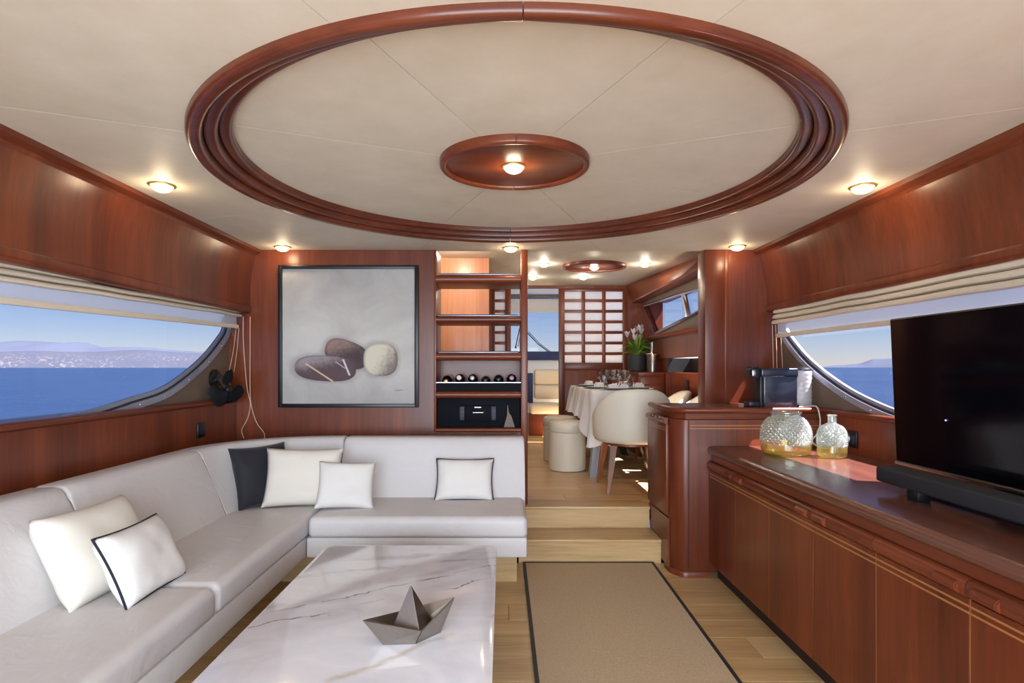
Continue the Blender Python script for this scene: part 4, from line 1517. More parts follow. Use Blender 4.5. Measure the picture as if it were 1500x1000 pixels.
tag(at_base(mk('power_cable', bm, 'cable')), 'white power cable looping from the coffee machine over the bar edge', 'cable')

def outlet(loc, sg, label):
    o = thing('wall_outlet', loc, label, 'outlet', 'dark wall outlets')
    x, y, z = loc
    bm = B(); box(bm, *sorted((x, x - sg * 0.012)), y - 0.045, y + 0.045, z - 0.045, z + 0.045, 0.004); mk('plate', bm, 'black', o)
    bm = B(); box(bm, *sorted((x - sg * 0.010, x - sg * 0.0135)), y - 0.025, y + 0.025, z - 0.025, z + 0.025, 0.003); mk('insert', bm, 'gasket', o)
    return o
outlet((1.905, 3.12, 0.860), 1, 'black wall outlet with a plug behind the small glass bottle')
bm = B(); lathe(bm, [(0, -0.02), (0.017, -0.02), (0.02, 0.0), (0.014, 0.022), (0, 0.024)], 0, 0, 0, 18)
bm.transform(Matrix.Translation((1.867, 3.135, 0.862)) @ Matrix.Rotation(-PI / 2, 4, 'Y'))
tag(mk('mains_plug', bm, 'cable'), 'round white plug pushed into the outlet above the console', 'plug')
outlet((-1.86, 3.52, 0.865), -1, 'dark wall outlet on the panelling above the port sofa back')
outlet((cx_low(5.65) - 0.003, 5.65, 1.08), 1, 'dark wall outlet on the low cabinet beside the dining chairs')

# ================================================================== PAINTING
pw, ph = 0.925, 0.94
pc = (-1.072, YB, 0.995)
pt = thing('framed_painting', pc, 'square painting of three grey stones in a thin black frame', 'painting')
bm = B(); box(bm, -pw / 2, pw / 2, -0.018, -0.004, 0, ph)
mk('canvas', bm, mk_painting(pw, ph), pt, world=False)
for nm, (x0, x1, z0, z1) in (('l', (-pw / 2 - 0.022, -pw / 2 + 0.003, -0.022, ph + 0.022)), ('r', (pw / 2 - 0.003, pw / 2 + 0.022, -0.022, ph + 0.022)), ('b', (-pw / 2, pw / 2, -0.022, 0.003)), ('t', (-pw / 2, pw / 2, ph - 0.003, ph + 0.022))):
    bm = B(); box(bm, x0, x1, -0.038, -0.002, z0, z1, 0.002); mk('frame_bar', bm, 'black', pt, world=False)
bm = B()
sig = [(0.32 + 0.06 * i / 20, -0.0185, 0.095 + 0.006 * math.sin(i * 1.7) * math.cos(i * 0.6) + 0.004 * i / 20) for i in range(21)]
tube(bm, sig, 0.0011, 5)
mk('signature', bm, 'black', pt, world=False)

# ================================================================== OPEN SHELVES
bk = thing('built_in_bookcase', (-0.15, 4.12, 0.80), 'built-in cherry wood open shelves between painting and doorway', 'shelf unit')
XL, XR = -0.470, 0.124
bm = B(); box(bm, 0.124, 0.171, 3.985, 4.30, UF, CZ, 0.006); mk('post', bm, 'wood_z', bk)
bm = B(); box(bm, XL - 0.012, XL + 0.004, 3.992, 4.30, 0.80, CZ, 0.003); mk('side_panel', bm, 'wood_z', bk)
def shelf(z0, z1, lip, mat='wood_x', deep=4.29):
    r = (z1 - z0) / 2
    bm = B()
    sweep(bm, [((XL + 0.002, 0), (0, 1)), ((XR, 0), (0, 1))], [(3.975 + r - r * math.sin(t), (z0 + z1) / 2 + r * math.cos(t)) for t in [PI * q / 8 for q in range(9)]] + [(deep, z0), (deep, z1)])
    s = mk('shelf', bm, mat, bk, ang=50)
    if lip:
        bm = B(); box(bm, XL + 0.02, XR - 0.02, 3.992, 3.996, z1, z1 + 0.006, 0.001); mk('lip', bm, 'frame_metal', s)
        bm = B(); box(bm, XL + 0.02, XR - 0.02, 4.002, 4.26, z1 + 0.0005, z1 + 0.012); mk('mat', bm, 'gasket', s)
    return s
shelf(1.835, 1.895, True)
shelf(1.560, 1.608, True)
shelf(1.300, 1.352, True)
shelf(1.036, 1.085, False)
shelf(0.800, 0.828, False)
bm = B(); box(bm, XL, XR, 4.27, 4.29, 0.82, 1.31); mk('back_panel', bm, 'wood_x', bk)
bm = B(); box(bm, XL + 0.004, XR, 4.0, 4.25, 1.086, 1.120, 0.003); mk('bottle_tray', bm, 'black', bk)
bm = B(); box(bm, XL + 0.004, XR, 3.985, 3.990, 1.087, 1.142); mk('glass_guard', bm, 'smoked', bk)
bm = B(); box(bm, XL + 0.004, XR, 3.984, 3.991, 1.142, 1.147); mk('guard_edge', bm, 'led', bk)
# bottles lying with their necks to the room
caps = ['gold', 'pillow_cream', 'led', 'black', 'black', 'petal']
labs = ['dark wine bottle with pale yellow capsule lying at the outer end of the rack',
        'reddish wine bottle with cream capsule lying second in the rack',
        'dark wine bottle with silver capsule lying third in the rack',
        'short black-capped wine bottle lying fourth in the rack',
        'black-capped wine bottle lying fifth in the rack',
        'dark wine bottle with mauve capsule lying beside the doorway post']
mauve = plain('mauve_foil', srgb(176, 128, 170), 0.35, metal=0.3, nz=0.1)
redglass = plain('dark_red_glass', srgb(58, 18, 18), 0.12, coat=0.5, nz=0.2)
darkglass = plain('dark_bottle_glass', srgb(16, 18, 22), 0.10, coat=0.5, nz=0.2)
tilts = [-0.06, 0.10, 0.09, 0.02, 0.04, 0.09]
for i in range(6):
    x = XL + 0.068 + i * 0.0925
    rr = 0.036 if i != 3 else 0.033
    o = thing('wine_bottle', (x, 4.24, (1.1275 if i == 0 else 1.1205) + rr), labs[i], 'bottle', 'wine bottles in the rack')
    # local: axis along -Y
    rot = Matrix.Rotation(PI / 2 - tilts[i], 4, 'X')
    bm = B(); lathe(bm, [(0, 0), (rr - 0.004, 0), (rr, 0.006), (rr, 0.120), (rr * 0.9, 0.138), (0.018, 0.165), (0.014, 0.18), (0.0135, 0.20), (0, 0.20)], n=24)
    bm.transform(rot); mk('glass', bm, redglass if i == 1 else darkglass, o, world=False)
    bm = B(); lathe(bm, [(0.0145, 0.182), (0.0165, 0.184), (0.0165, 0.222), (0.012, 0.225), (0, 0.225)], n=18)
    bm.transform(rot); mk('capsule', bm, mauve if i == 5 else caps[i], o, world=False)
# stereo
sr = thing('stereo', (-0.17, 4.12, 0.829), 'black stereo with round-ended controls in the bottom shelf', 'stereo')
bm = B(); box(bm, XL + 0.008, XR - 0.006, 4.03, 4.26, 0.829, 1.034, 0.003); mk('body', bm, 'smoked', sr)
bm = B(); box(bm, -0.305, -0.045, 4.018, 4.035, 0.870, 0.985, 0.004); mk('front_plate', bm, 'smoked', sr)
for x in (-0.288, -0.066):
    bm = B(); box(bm, x - 0.018, x + 0.018, 4.010, 4.022, 0.878, 0.978, 0.004); p = mk('control_strip', bm, 'gasket', sr)
    for z in (0.898, 0.928, 0.958):
        bm = B(); lathe(bm, [(0, 0), (0.008, 0), (0.007, 0.010), (0, 0.011)], n=14)
        bm.transform(Matrix.Translation((x, 4.010, z)) @ Matrix.Rotation(PI / 2, 4, 'X')); mk('knob', bm, 'gasket', p)
bm = B(); box(bm, -0.200, -0.155, 4.016, 4.019, 0.968, 0.973); mk('disc_slot', bm, 'led', sr)
bm = B(); box(bm, -0.212, -0.138, 4.0165, 4.0185, 0.932, 0.935); mk('display_line', bm, 'steel', sr)
bm = B(); prism(bm, [(0.005, 0.832), (0.082, 0.832), (0.060, 0.905), (0.040, 0.935), (0.034, 0.985), (0.030, 0.985), (0.028, 0.915)], lambda p, t: (p[0], 4.012 + 0.01 * t, p[1]))
mk('wedge_plate', bm, 'taupe', sr)  # thin taupe wedge in front of the stereo, right side

# ================================================================== BLINDS
def blind(sg, x, zt, zs, zh, slope, y0, y1, label):
    b = thing('roman_blind', (sg * x, (y0 + y1) / 2, zh), label, 'blind')
    n = 60
    def ribbon(prof, nm, mat, wav, seed, th=None, ang=60):
        bm = B()
        def f(u, v):
            y = y0 + (y1 - y0) * u
            k = v * (len(prof) - 1)
            i = min(int(k), len(prof) - 2)
            t = k - i
            o = prof[i][0] * (1 - t) + prof[i + 1][0] * t
            z = prof[i][1] * (1 - t) + prof[i + 1][1] * t
            w = wav * mnoise.noise(Vector((y * 2.2 + seed, z * 9, seed)))
            return (sg * (x + o + w), y, z + slope * (y - 2) + wav * 0.8 * mnoise.noise(Vector((y * 3.1, z * 7, seed + 5))))
        grid(bm, n, len(prof) - 1, f)
        return mk(nm, bm, mat, b, ang=ang)
    H = zt - zs
    pr = []
    folds = 3
    for k in range(folds):
        za = zt - H * k / folds
        zb_ = zt - H * (k + 1) / folds
        pr += [(0.020, za), (-0.008 - 0.006 * k, za - 0.25 * (za - zb_)), (-0.018 - 0.006 * k, zb_ + 0.35 * (za - zb_)), (-0.016 - 0.006 * k, zb_ + 0.08 * (za - zb_)), (0.0, zb_)]
    pr += [(0.03, zs + 0.005), (0.04, zt)]
    ribbon(pr, 'gathered_folds', 'blind', 0.007, 1.7 * sg)
    ribbon([(0.010, zs + 0.02), (0.012, (zs + zh) / 2), (0.010, zh + 0.02)], 'sheer_panel', 'sheer', 0.003, 4.2)
    ribbon([(0.020, zh + 0.028), (0.0, zh + 0.026), (-0.004, zh + 0.014), (0.0, zh + 0.001), (0.010, zh), (0.020, zh + 0.002), (0.020, zh + 0.028)], 'hem_bar', 'blind', 0.0015, 8.8)
    return b
bl = blind(-1, 1.815, 1.640, 1.560, 1.478, 0.020, 0.2, 3.93, 'cream roman blind gathered above the port window')
br = blind(1, 1.855, 1.648, 1.540, 1.452, 0.0, 0.2, 3.90, 'cream roman blind gathered above the starboard window')
def cord(parent, pts, nm='pull_cord', r=0.003):
    bm = B(); tube(bm, catmull(pts, 8), r, 6); mk(nm, bm, 'cord', parent)
cord(bl, [(-1.790, 3.95, 1.60), (-1.788, 3.95, 1.40), (-1.765, 3.95, 1.12), (-1.742, 3.95, 1.00), (-1.760, 3.95, 0.90), (-1.800, 3.95, 0.82), (-1.785, 3.95, 0.76)])
cord(bl, [(-1.745, 3.955, 1.60), (-1.745, 3.955, 1.35), (-1.745, 3.955, 1.10), (-1.735, 3.955, 0.98), (-1.700, 3.955, 0.87), (-1.650, 3.955, 0.80), (-1.645, 3.955, 0.76)])
cord(bl, [(-1.83, 3.93, 1.52), (-1.845, 3.92, 1.36), (-1.865, 3.90, 1.22)], r=0.002)
cord(bl, [(-1.815, 3.94, 1.52), (-1.825, 3.93, 1.36), (-1.840, 3.92, 1.22)], r=0.002)
cord(br, [(1.845, 3.93, 1.54), (1.850, 3.93, 1.35), (1.856, 3.93, 1.02)], r=0.0025)
cord(br, [(1.865, 3.925, 1.54), (1.872, 3.925, 1.35), (1.880, 3.925, 1.02)], r=0.0025)
cord(br, [(1.895, 3.915, 1.47), (1.903, 3.91, 1.30), (1.908, 3.90, 1.10)], r=0.002)

# ================================================================== WALL FAN
fan = thing('wall_fan', (-1.91, 3.78, 1.15), 'small black cabin fan with soft blades on the taupe panel', 'fan')
bm = B(); lathe(bm, [(0, 0), (0.062, 0), (0.062, 0.018), (0.048, 0.030), (0.030, 0.034), (0, 0.034)], n=28)
bm.transform(Matrix.Translation((-1.910, 3.78, 1.175)) @ Matrix.Rotation(PI / 2, 4, 'Y')); mk('mount', bm, 'black', fan)
bm = B(); tube(bm, [(-1.88, 3.78, 1.175), (-1.85, 3.77, 1.168), (-1.80, 3.745, 1.115)], [0.024, 0.026, 0.030], 16); mk('motor', bm, 'steel', fan)
hub = Vector((-1.795, 3.74, 1.105))
ax = Vector((0.93, -0.30, -0.20)).normalized()
e1 = ax.cross(Vector((0, 0, 1))).normalized()
e2 = ax.cross(e1).normalized()
bm = B(); lathe(bm, [(0, -0.02), (0.024, -0.018), (0.024, 0.012), (0.012, 0.024), (0, 0.026)], n=18)
bm.transform(Matrix.Translation(hub) @ ax.to_track_quat('Z', 'Y').to_matrix().to_4x4()); mk('hub', bm, 'black', fan)
for k in range(3):
    a0 = 2 * PI * k / 3 + 0.55
    bm = B()
    def f(u, v):
        r = 0.016 + 0.118 * u
        a = a0 + (v - 0.5) * (0.75 + 1.1 * math.sin(PI * min(1, u * 0.95 + 0.05)))
        off = 0.050 * (v - 0.5) - 0.05 * (v - 0.5) ** 2
        return hub + e1 * (r * math.cos(a)) + e2 * (r * math.sin(a)) + ax * off
    grid(bm, 8, 8, f)
    bmesh.ops.solidify(bm, geom=bm.faces[:], thickness=0.003)
    mk('blade', bm, 'black_soft', fan, ang=70)

# ================================================================== DINING AREA
# low cabinets on the starboard side
cab = thing('sideboard', (1.90, 5.0, UF), 'long low cherry wood sideboard with black niche under the dining window', 'cabinet')
bm = B()
prism(bm, [(cx_low(4.08), 4.08), (cx_low(6.09), 6.09), (1.99, 6.09), (1.99, 4.08)], lambda p, t: (p[0], p[1], UF + t * (1.17 - UF))); mk('body', bm, 'wood_y', cab)
bm = B()
prism(bm, [(cx_low(4.08) - 0.02, 4.08), (cx_low(6.09) - 0.02, 6.09), (1.99, 6.09), (1.99, 4.08)], lambda p, t: (p[0], p[1], 1.17 + t * 0.026)); mk('worktop', bm, 'wood_y', cab)
bm = B(); box(bm, 1.94, 1.99, 4.08, 5.94, 1.197, 1.344); mk('niche_back', bm, 'black', cab)
bm = B(); box(bm, 1.70, 1.94, 5.92, 5.945, 1.197, 1.344); mk('niche_post', bm, 'black', cab)
cb2 = thing('corner_cabinet', (1.53, 6.5, UF), 'cherry wood corner cabinet holding the plant and champagne bucket', 'cabinet')
bm = B(); box(bm, 1.45, 1.725, 6.12, 6.97, UF, 1.172, 0.004); mk('body', bm, 'wood_z', cb2)
bm = B(); box(bm, 1.44, 1.725, 6.10, 6.97, 1.172, 1.20, 0.006); mk('worktop', bm, 'wood_x', cb2)
bm = B(); box(bm, 1.465, 1.71, 6.110, 6.122, UF + 0.05, 1.06, 0.004); d = mk('door', bm, 'wood_z', cb2)
bm = B(); box(bm, 1.46, 1.715, 6.108, 6.124, 1.075, 1.15, 0.004); mk('drawer', bm, 'wood_x', cb2)

# plant
pl = thing('potted_plant', (1.53, 6.56, 1.20), 'leafy green plant with white blossoms in a charcoal pot', 'plant')
bm = B(); lathe(bm, [(0, 0), (0.088, 0), (0.100, 0.012), (0.108, 0.185), (0.104, 0.19), (0.098, 0.185), (0.096, 0.165), (0, 0.165)], n=32); mk('pot', bm, 'pot', pl, world=False)
bm = B(); lathe(bm, [(0, 0.162), (0.096, 0.160), (0.09, 0.168), (0, 0.172)], n=24); mk('soil', bm, 'soil', pl, world=False)
def leaf_mesh(nm, L, W, mat, bend):
    bm = B()
    def f(u, v):
        w = W * math.sin(PI * min(1, 0.06 + 0.94 * u)) ** 0.8 * (1 - 0.3 * u)
        return (L * u, (v - 0.5) * w, bend * u * u * L - 0.4 * abs(v - 0.5) * w * -1)
    grid(bm, 7, 4, f)
    bmesh.ops.solidify(bm, geom=bm.faces[:], thickness=0.0012)
    me = bpy.data.meshes.new(nm)
    bm.to_mesh(me); bm.free()
    me.materials.append(MAT[mat]); smooth_mesh(me, 80)
    return me
lm = [leaf_mesh('leaf', 0.17, 0.045, 'leaf', -0.5), leaf_mesh('leaf', 0.14, 0.05, 'leaf', -0.8), leaf_mesh('leaf', 0.175, 0.04, 'leaf', -0.3)]
fm = leaf_mesh('petal', 0.075, 0.045, 'petal', 0.4)
rnd = random.Random(4)
def put(me, nm, parent, loc, az, el, s=1.0, roll=0.0):
    o = bpy.data.objects.new(nm, me)
    C.objects.link(o)
    o.parent = parent
    o.rotation_mode = 'XYZ'
    m = Matrix.Rotation(az, 4, 'Z') @ Matrix.Rotation(-el, 4, 'Y') @ Matrix.Rotation(roll, 4, 'X') @ Matrix.Diagonal((s, s, s, 1))
    o.matrix_basis = Matrix.Translation(loc) @ m
    return o
for i in range(64):
    az = rnd.uniform(0, 2 * PI)
    el = rnd.uniform(0.15, 1.35)
    z0 = 0.17 + rnd.uniform(0, 0.12)
    put(lm[i % 3], 'leaf', pl, (0.03 * math.cos(az), 0.03 * math.sin(az), z0), az, el, rnd.uniform(0.7, 1.0), rnd.uniform(-0.5, 0.5))
bm = B()
tops = []
for i in range(7):
    az = 2 * PI * i / 7 + 0.4
    r = 0.05 + 0.06 * (i % 2)
    top = (r * math.cos(az), r * math.sin(az), 0.36 + 0.035 * ((i * 3) % 4))
    tops.append((top, az))
    tube(bm, [(0.01 * math.cos(az), 0.01 * math.sin(az), 0.16), (0.5 * r * math.cos(az), 0.5 * r * math.sin(az), 0.28), top], 0.0025, 5)
mk('stems', bm, 'leaf', pl, world=False)['kind'] = 'stuff'
for top, az in tops:
    for k in range(5):
        put(fm, 'petal', pl, top, az + k * 2 * PI / 5, 0.75, 1.0)

# champagne bucket and bottle
def bucket(name, loc, r, h, mat, label, ring):
    o = thing(name, loc, label, 'bucket')
    bm = B(); lathe(bm, [(0, 0), (r * 0.78, 0), (r * 0.80, 0.006), (r * 0.78, 0.02), (r * 0.85, h * 0.5), (r, h * 0.97), (r + 0.004, h), (r - 0.004, h), (r * 0.83, h * 0.5), (r * 0.76, 0.03), (0, 0.03)], n=32); mk('shell', bm, mat, o, world=False)
    bm = B(); tube(bm, [(r * 1.03 * math.cos(a), r * 1.03 * math.sin(a), h) for a in [2 * PI * q / 28 for q in range(28)]], ring, 8, closed=True); mk('rim', bm, 'chrome', o, world=False)
    return o
bucket('champagne_bucket', (1.625, 6.24, 1.20), 0.066, 0.195, 'steel', 'polished steel champagne bucket beside the potted plant', 0.008)
cbt = thing('champagne_bottle', (1.623, 6.24, 1.232), 'champagne bottle with silver foil standing in the steel bucket', 'bottle')
bm = B(); lathe(bm, [(0, 0), (0.040, 0), (0.042, 0.01), (0.042, 0.12), (0.032, 0.155), (0.017, 0.19), (0.015, 0.20), (0, 0.20)], n=24); mk('glass', bm, darkglass, cbt, world=False)
bm = B(); lathe(bm, [(0.030, 0.163), (0.019, 0.19), (0.0165, 0.21), (0.0155, 0.262), (0.019, 0.266), (0.019, 0.278), (0.016, 0.292), (0, 0.295)], n=20); mk('foil', bm, 'chrome', cbt, world=False)
bucket('ice_bucket', (1.882, 4.98, 1.1965), 0.052, 0.135, 'black', 'small glossy black ice bucket in the dark niche', 0.003)

# dining table
DT = 1.050
tb = thing('dining_table', (1.10, 5.7, UF), 'dining table on slanted metal legs under the white cloth', 'table')
bm = B(); slab(bm, rrect(0.765, 1.315, 4.93, 6.48, 0.10), DT - 0.035, DT - 0.006); mk('tabletop', bm, 'black', tb)
def legbar(p, q, w, t, mat):
    p, q = Vector(p), Vector(q)
    bm = B()
    a = []
    for c in (p, q):
        a.append([bm.verts.new((c.x + sx * w / 2, c.y + sy * t / 2, c.z)) for sx, sy in ((-1, -1), (1, -1), (1, 1), (-1, 1))])
    for j in range(4):
        bm.faces.new((a[0][j], a[0][(j + 1) % 4], a[1][(j + 1) % 4], a[1][j]))
    bm.faces.new(a[0][::-1]); bm.faces.new(a[1])
    mk('leg', bm, mat, tb)
legbar((0.782, 5.02, UF), (0.86, 5.02, DT - 0.035), 0.060, 0.09, 'alu')
legbar((1.33, 5.02, UF), (1.10, 5.02, DT - 0.035), 0.085, 0.09, 'black')
legbar((0.80, 6.30, UF), (1.05, 6.30, DT - 0.035), 0.070, 0.08, 'black')
legbar((1.33, 6.30, UF), (1.12, 6.30, DT - 0.035), 0.070, 0.08, 'black')

# tablecloth: rounded top plus hanging skirt with folds, corners dipping
bm = B()
per = rrect(0.755, 1.325, 4.92, 6.49, 0.11, 10)
# resample perimeter evenly
lens = [0]
for i in range(len(per)):
    a, b = per[i], per[(i + 1) % len(per)]
    lens.append(lens[-1] + math.hypot(b[0] - a[0], b[1] - a[1]))
NP = 240
samp = []
for k in range(NP):
    s = lens[-1] * k / NP
    i = max(j for j in range(len(per)) if lens[j] <= s + 1e-9)
    t = (s - lens[i]) / max(1e-9, lens[i + 1] - lens[i])
    a, b = per[i], per[(i + 1) % len(per)]
    samp.append((a[0] + (b[0] - a[0]) * t, a[1] + (b[1] - a[1]) * t, s))
corners = [(0.79, 4.95), (1.325, 4.95), (0.79, 6.45), (1.325, 6.45)]
rows = []
NR = 16
for j in range(NR + 1):
    ring_ = []
    for k, (x, y, s) in enumerate(samp):
        p, q = samp[k - 1], samp[(k + 1) % NP]
        tx, ty = q[0] - p[0], q[1] - p[1]
        l = math.hypot(tx, ty)
        nx, ny = ty / l, -tx / l
        dc = min(math.hypot(x - c[0], y - c[1]) for c in corners)
        tipw = 1.0 if math.hypot(x - 0.79, y - 4.95) < dc + 1e-6 else 0.10
        drop = 0.250 + tipw * 0.200 * math.exp(-(dc / 0.17) ** 2) + tipw * 0.02 * math.exp(-(dc / 0.4) ** 2)
        f = j / NR
        cur = min(1, f * 6)
        fold = (0.020 * math.sin(s * 30) + 0.014 * math.sin(s * 17 + 1.1) + 0.010 * math.sin(s * 53)) * f ** 0.8
        cf = 0.05 * tipw * math.exp(-(dc / 0.16) ** 2) * math.sin(s * 42) * f
        out = 0.012 * cur + 0.035 * f + fold + cf
        z = DT - 0.012 * (1 - math.cos(cur * PI / 2)) - drop * f
        ring_.append(bm.verts.new((x + nx * out, y + ny * out, z)))
    rows.append(ring_)
for a, b in zip(rows, rows[1:]):
    for k in range(NP):
        bm.faces.new((a[k], a[(k + 1) % NP], b[(k + 1) % NP], b[k]))
bm.faces.new(rows[0])
tc_ = mk('tablecloth', bm, 'cloth', ang=75)
tag(at_base(tc_), 'white tablecloth draped over the dining table with hanging corners', 'tablecloth')

# chairs
def make_chair(label):
    c = thing('tub_chair', (0, 0, 0), label, 'chair', 'cream tub chairs round the dining table')
    # local: seat centre at origin, back towards -Y, facing +Y
    def hgt(a):
        k = max(0.0, (abs(a) - 0.35) / 1.65)
        return 0.795 - 0.215 * (3 * k * k - 2 * k ** 3) - 0.012 * abs(a)
    NA, R, T = 48, 0.285, 0.055
    bm = B()
    rings = []
    for i in range(NA + 1):
        a = -2.05 + 4.10 * i / NA
        top = hgt(a)
        bot = 0.372
        prof_ = []
        def put_(r, z):
            # flare slightly outwards with height
            rr = r + 0.030 * (z - bot) / 0.4
            prof_.append((rr * 1.03 * math.sin(a), -rr * math.cos(a), z))
        put_(R - 0.05, bot); put_(R - 0.015, bot + 0.012); put_(R, bot + 0.045)
        for q in range(1, 5):
            put_(R, bot + 0.045 + (top - 0.03 - bot - 0.045) * q / 4)
        for q in range(1, 6):
            t = PI * q / 6
            put_(R - T / 2 + T / 2 * math.cos(t), top - 0.03 + 0.03 * math.sin(t))
        put_(R - T, top - 0.03)
        put_(R - T, bot + 0.10); put_(R - T, bot)
        rings.append([bm.verts.new(p) for p in prof_])
    k = len(rings[0])
    for a, b in zip(rings, rings[1:]):
        for j in range(k):
            bm.faces.new((a[j], a[(j + 1) % k], b[(j + 1) % k], b[j]))
    bm.faces.new(rings[0]); bm.faces.new(rings[-1][::-1])
    mk('back_shell', bm, 'cream_leather', c, world=False, ang=60)
    bm = B()
    slab(bm, [(0.245 * math.sin(2 * PI * i / 40), 0.02 + 0.26 * math.cos(2 * PI * i / 40)) for i in range(40)], 0.376, 0.470, 0.025, 3)
    mk('seat', bm, 'cream_leather', c, world=False, ang=60)
    bm = B()
    slab(bm, [(0.215 * math.sin(2 * PI * i / 32), -0.01 + 0.225 * math.cos(2 * PI * i / 32)) for i in range(32)], 0.355, 0.378)
    mk('seat_frame', bm, 'wood_leg', c, world=False)
    for sx in (-1, 1):
        for sy in (-1, 1):
            bm = B()
            p0, p1 = Vector((sx * 0.17, sy * 0.17 - 0.01, 0.36)), Vector((sx * 0.225, sy * 0.225 - 0.01, 0.0))
            vs = []
            for pnt, w in ((p0, 0.021), (p0.lerp(p1, 0.45), 0.020), (p1, 0.010)):
                vs.append([bm.verts.new((pnt.x + ax_ * w, pnt.y + ay_ * w, pnt.z)) for ax_, ay_ in ((-1, -1), (1, -1), (1, 1), (-1, 1))])
            for a, b in zip(vs, vs[1:]):
                for j in range(4):
                    bm.faces.new((a[j], a[(j + 1) % 4], b[(j + 1) % 4], b[j]))
            bm.faces.new(vs[0]); bm.faces.new(vs[-1][::-1])
            mk('leg', bm, 'wood_leg', c, world=False)
    return c
ch = make_chair('cream tub chair with walnut legs at the end of the dining table nearest the steps')
ch.location = (1.015, 4.56, UF)
c2 = copy_tree(ch); c2.scale = (0.92,) * 3; c2.location = (1.54, 4.96, UF); c2.rotation_euler = (0, 0, PI / 2)
c2['label'] = 'cream tub chair on the window side of the table, beside the square pillar'
c3 = copy_tree(ch); c3.scale = (0.92,) * 3; c3.location = (1.525, 5.56, UF); c3.rotation_euler = (0, 0, PI / 2)
c3['label'] = 'cream tub chair on the window side of the table, nearer the corner cabinet'

# poufs
def pouf(loc, label):
    o = thing('storage_pouf', loc, label, 'pouf', 'round cream poufs along the dining table')
    bm = B(); lathe(bm, [(0, 0.004), (0.165, 0.004), (0.172, 0.012), (0.173, 0.352), (0.168, 0.358), (0, 0.358)], n=40); mk('body', bm, 'cream_leather', o, world=False)
    bm = B(); lathe(bm, [(0, 0.360), (0.170, 0.360), (0.176, 0.368), (0.176, 0.425), (0.166, 0.446), (0.140, 0.456), (0, 0.460)], n=40); mk('lid', bm, 'cream_leather', o, world=False)
    return o
pouf((0.60, 5.38, UF), 'round cream storage pouf beside the slanted grey table leg')
pouf((0.585, 5.90, UF), 'round cream storage pouf by the wheelhouse doorway')

# place settings
def plate(x, y, label):
    o = thing('dinner_plate', (x, y, DT + 0.001), label, 'plate', 'plates on the dining table')
    bm = B(); lathe(bm, [(0, 0.002), (0.10, 0.002), (0.150, 0.010), (0.152, 0.013), (0.10, 0.006), (0, 0.006)], n=40); mk('charger', bm, 'plate_rim', o, world=False)
    bm = B(); lathe(bm, [(0, 0.008), (0.07, 0.008), (0.108, 0.016), (0.110, 0.019), (0.07, 0.012), (0, 0.011)], n=36); mk('plate', bm, 'porcelain', o, world=False)
def napkin(x, y, rz, label):
    o = thing('folded_napkin', (x, y, DT + 0.013), label, 'napkin', 'napkins on the dining plates', rz)
    bm = B()
    box(bm, -0.085, 0.085, -0.035, 0.035, 0, 0.045)
    bmesh.ops.subdivide_edges(bm, edges=bm.edges[:], cuts=5, use_grid_fill=True)
    for v in bm.verts:
        v.co.z *= 0.75 + 0.25 * math.cos(v.co.x * 18) + 0.15 * mnoise.noise(v.co * 22)
        v.co.y *= 1 - 3.0 * v.co.z * 0.35
    bmesh.ops.bevel(bm, geom=[e for e in bm.edges if e.calc_face_angle(0) > 1.0], offset=0.006, segments=2, affect='EDGES')
    mk('cloth', bm, 'cloth', o, world=False, ang=60)
    bm = B(); tube(bm, [(0.0, 0.038 * math.cos(t), 0.0235 + 0.0215 * math.sin(t)) for t in [2 * PI * q / 20 for q in range(20)]], 0.004, 6, closed=True); mk('napkin_ring', bm, 'chrome', o, world=False)
    for k in (-1, 1):
        bm = B(); bmesh.ops.create_uvsphere(bm, u_segments=8, v_segments=6, radius=0.008)
        bm.transform(Matrix.Translation((0.012 * k, -0.030, 0.040))); mk('bead', bm, 'red', o, world=False)
sets = [(0.905, 5.42, PI / 2, 'on the port side of the table nearer the steps'), (0.905, 6.05, PI / 2, 'on the port side of the table nearer the screen door'), (1.02, 5.085, 0.05, 'at the table end by the near chair'), (1.25, 5.30, -PI / 2, 'on the window side of the table nearer the pillar'), (1.25, 5.95, -PI / 2, 'on the window side of the table nearer the cabinet')]
for x, y, rz, w in sets:
    plate(x, y, 'white plate on grey charger ' + w)
    napkin(x, y, rz, 'folded white napkin ' + w)
def goblet_mesh(tall):
    if tall:
        return [(0, 0), (0.034, 0.0), (0.035, 0.003), (0.010, 0.009), (0.0055, 0.02), (0.005, 0.062), (0.010, 0.072), (0.026, 0.090), (0.033, 0.112), (0.042, 0.178), (0.0395, 0.178), (0.031, 0.114), (0.024, 0.094), (0, 0.080)]
    return [(0, 0), (0.031, 0.0), (0.034, 0.004), (0.038, 0.118), (0.0355, 0.118), (0.031, 0.014), (0, 0.012)]
gm = {}
for tall in (0, 1):
    bm = B(); lathe(bm, goblet_mesh(tall), n=20)
    # cut-crystal facets
    for v in bm.verts:
        r = math.hypot(v.co.x, v.co.y)
        if r > 0.022 and 0.02 < v.co.z < 0.15:
            k = 1 + 0.05 * (1 if int(round(math.atan2(v.co.y, v.co.x) / (2 * PI) * 20)) % 2 else -1)
            v.co.x *= k; v.co.y *= k
    bmesh.ops.recalc_face_normals(bm, faces=bm.faces)
    me = bpy.data.meshes.new('glass'); bm.to_mesh(me); bm.free()
    me.materials.append(MAT['goblet']); smooth_mesh(me, 25)
    gm[tall] = me
gl_pos = [(0.983, 5.793, 1), (1.03, 5.70, 1), (0.988, 5.60, 0), (1.011, 5.887, 0), (1.061, 5.535, 1), (1.154, 5.503, 1), (1.12, 5.613, 1), (1.218, 5.62, 1), (1.099, 5.422, 0), (1.252, 5.51, 0), (1.27, 5.72, 0), (1.139, 5.791, 1)]
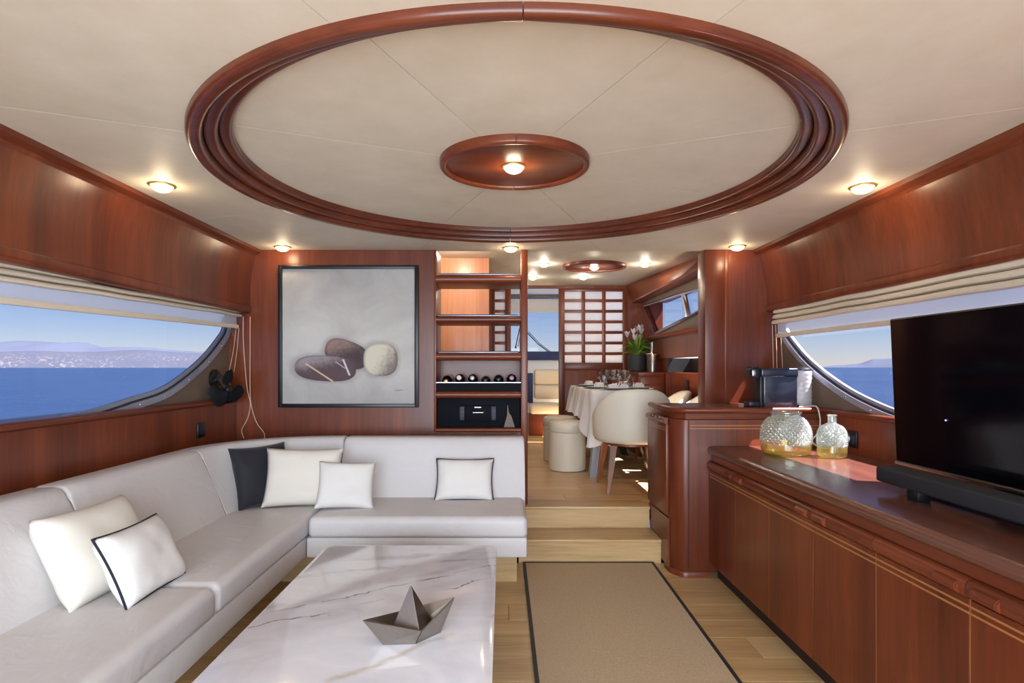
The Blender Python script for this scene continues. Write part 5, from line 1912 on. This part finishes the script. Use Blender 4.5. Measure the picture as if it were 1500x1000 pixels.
for x, y, tall in gl_pos:
    o = bpy.data.objects.new('crystal_goblet' if tall else 'crystal_tumbler', gm[tall])
    C.objects.link(o)
    o.location = (x, y, DT + 0.001)
    tag(o, 'cut crystal stemmed goblet in the cluster on the tablecloth' if tall else 'short cut crystal tumbler in the cluster on the tablecloth', 'glass', 'crystal goblets on the table' if tall else 'crystal tumblers on the table')

# ================================================================== WHEELHOUSE
hs = thing('helm_chair', (0.85, 8.2, UF), 'ivory leather helm chair seen through the wheelhouse doorway', 'chair')
bm = B(); box(bm, 0.44, 1.25, 8.15, 8.30, 0.99, 1.225, 0.04, 4); mk('backrest', bm, 'cream_seat', hs, ang=60)
bm = B(); box(bm, 0.44, 1.25, 8.12, 8.29, 0.80, 1.00, 0.04, 4); mk('backrest', bm, 'cream_seat', hs, ang=60)
bm = B(); box(bm, 0.365, 1.25, 7.95, 8.42, 0.60, 0.745, 0.05, 4); mk('seat_cushion', bm, 'cream_seat', hs, ang=60)
bm = B(); box(bm, 0.36, 1.25, 8.02, 8.40, UF, 0.605, 0.004); mk('seat_box', bm, 'wood_x', hs)
bm = B(); box(bm, 0.355, 0.425, 8.14, 8.32, 0.745, 1.17, 0.01); mk('arm_panel', bm, 'dash', hs)
dc = thing('helm_console', (0.6, 8.8, UF), 'navy topped helm console under the wheelhouse windscreen', 'console')
bm = B(); box(bm, -1.7, 1.7, 8.62, 8.98, UF, 1.36, 0.01); mk('cabinet', bm, 'white', dc)
bm = B(); box(bm, -1.72, 1.72, 8.58, 8.99, 1.36, 1.49, 0.02); mk('dash_top', bm, 'dash', dc)
wb = thing('roller_blind', (0, 8.97, 2.12), 'beige roller blind at the top of the wheelhouse windscreen', 'blind')
bm = B(); box(bm, -1.72, 1.72, 8.975, 8.985, 2.125, 2.31); mk('fabric', bm, 'blind', wb)
bm = B(); tube(bm, [(-1.72, 8.965, 2.355), (1.72, 8.965, 2.355)], 0.035, 14); mk('roll', bm, 'taupe', wb)
bm = B(); box(bm, -1.72, 1.72, 8.97, 8.99, 2.112, 2.13, 0.004); mk('hem_bar', bm, 'cream_seat', wb)
for (pts, lab) in (([(0.37, 9.16, 1.82), (0.56, 9.14, 1.62), (0.72, 9.12, 1.50)], 'black windscreen wiper slanting behind the open doorway'), ([(0.27, 9.16, 1.90), (0.235, 9.14, 1.74), (0.20, 9.12, 1.58)], 'black windscreen wiper glimpsed through the open shelves')):
    wp = thing('windscreen_wiper', pts[-1], lab, 'wiper', 'wheelhouse windscreen wipers')
    bm = B(); tube(bm, pts, 0.008, 8); mk('arm', bm, 'black', wp)
    bm = B(); tube(bm, [(p[0] + 0.035, p[1] + 0.01, p[2]) for p in pts], 0.005, 8); mk('link_rod', bm, 'black', wp)
    bm = B(); tube(bm, [(pts[-1][0], 9.05, pts[-1][2] - 0.02), (pts[-1][0], 9.14, pts[-1][2])], 0.014, 10); mk('pivot', bm, 'black', wp)
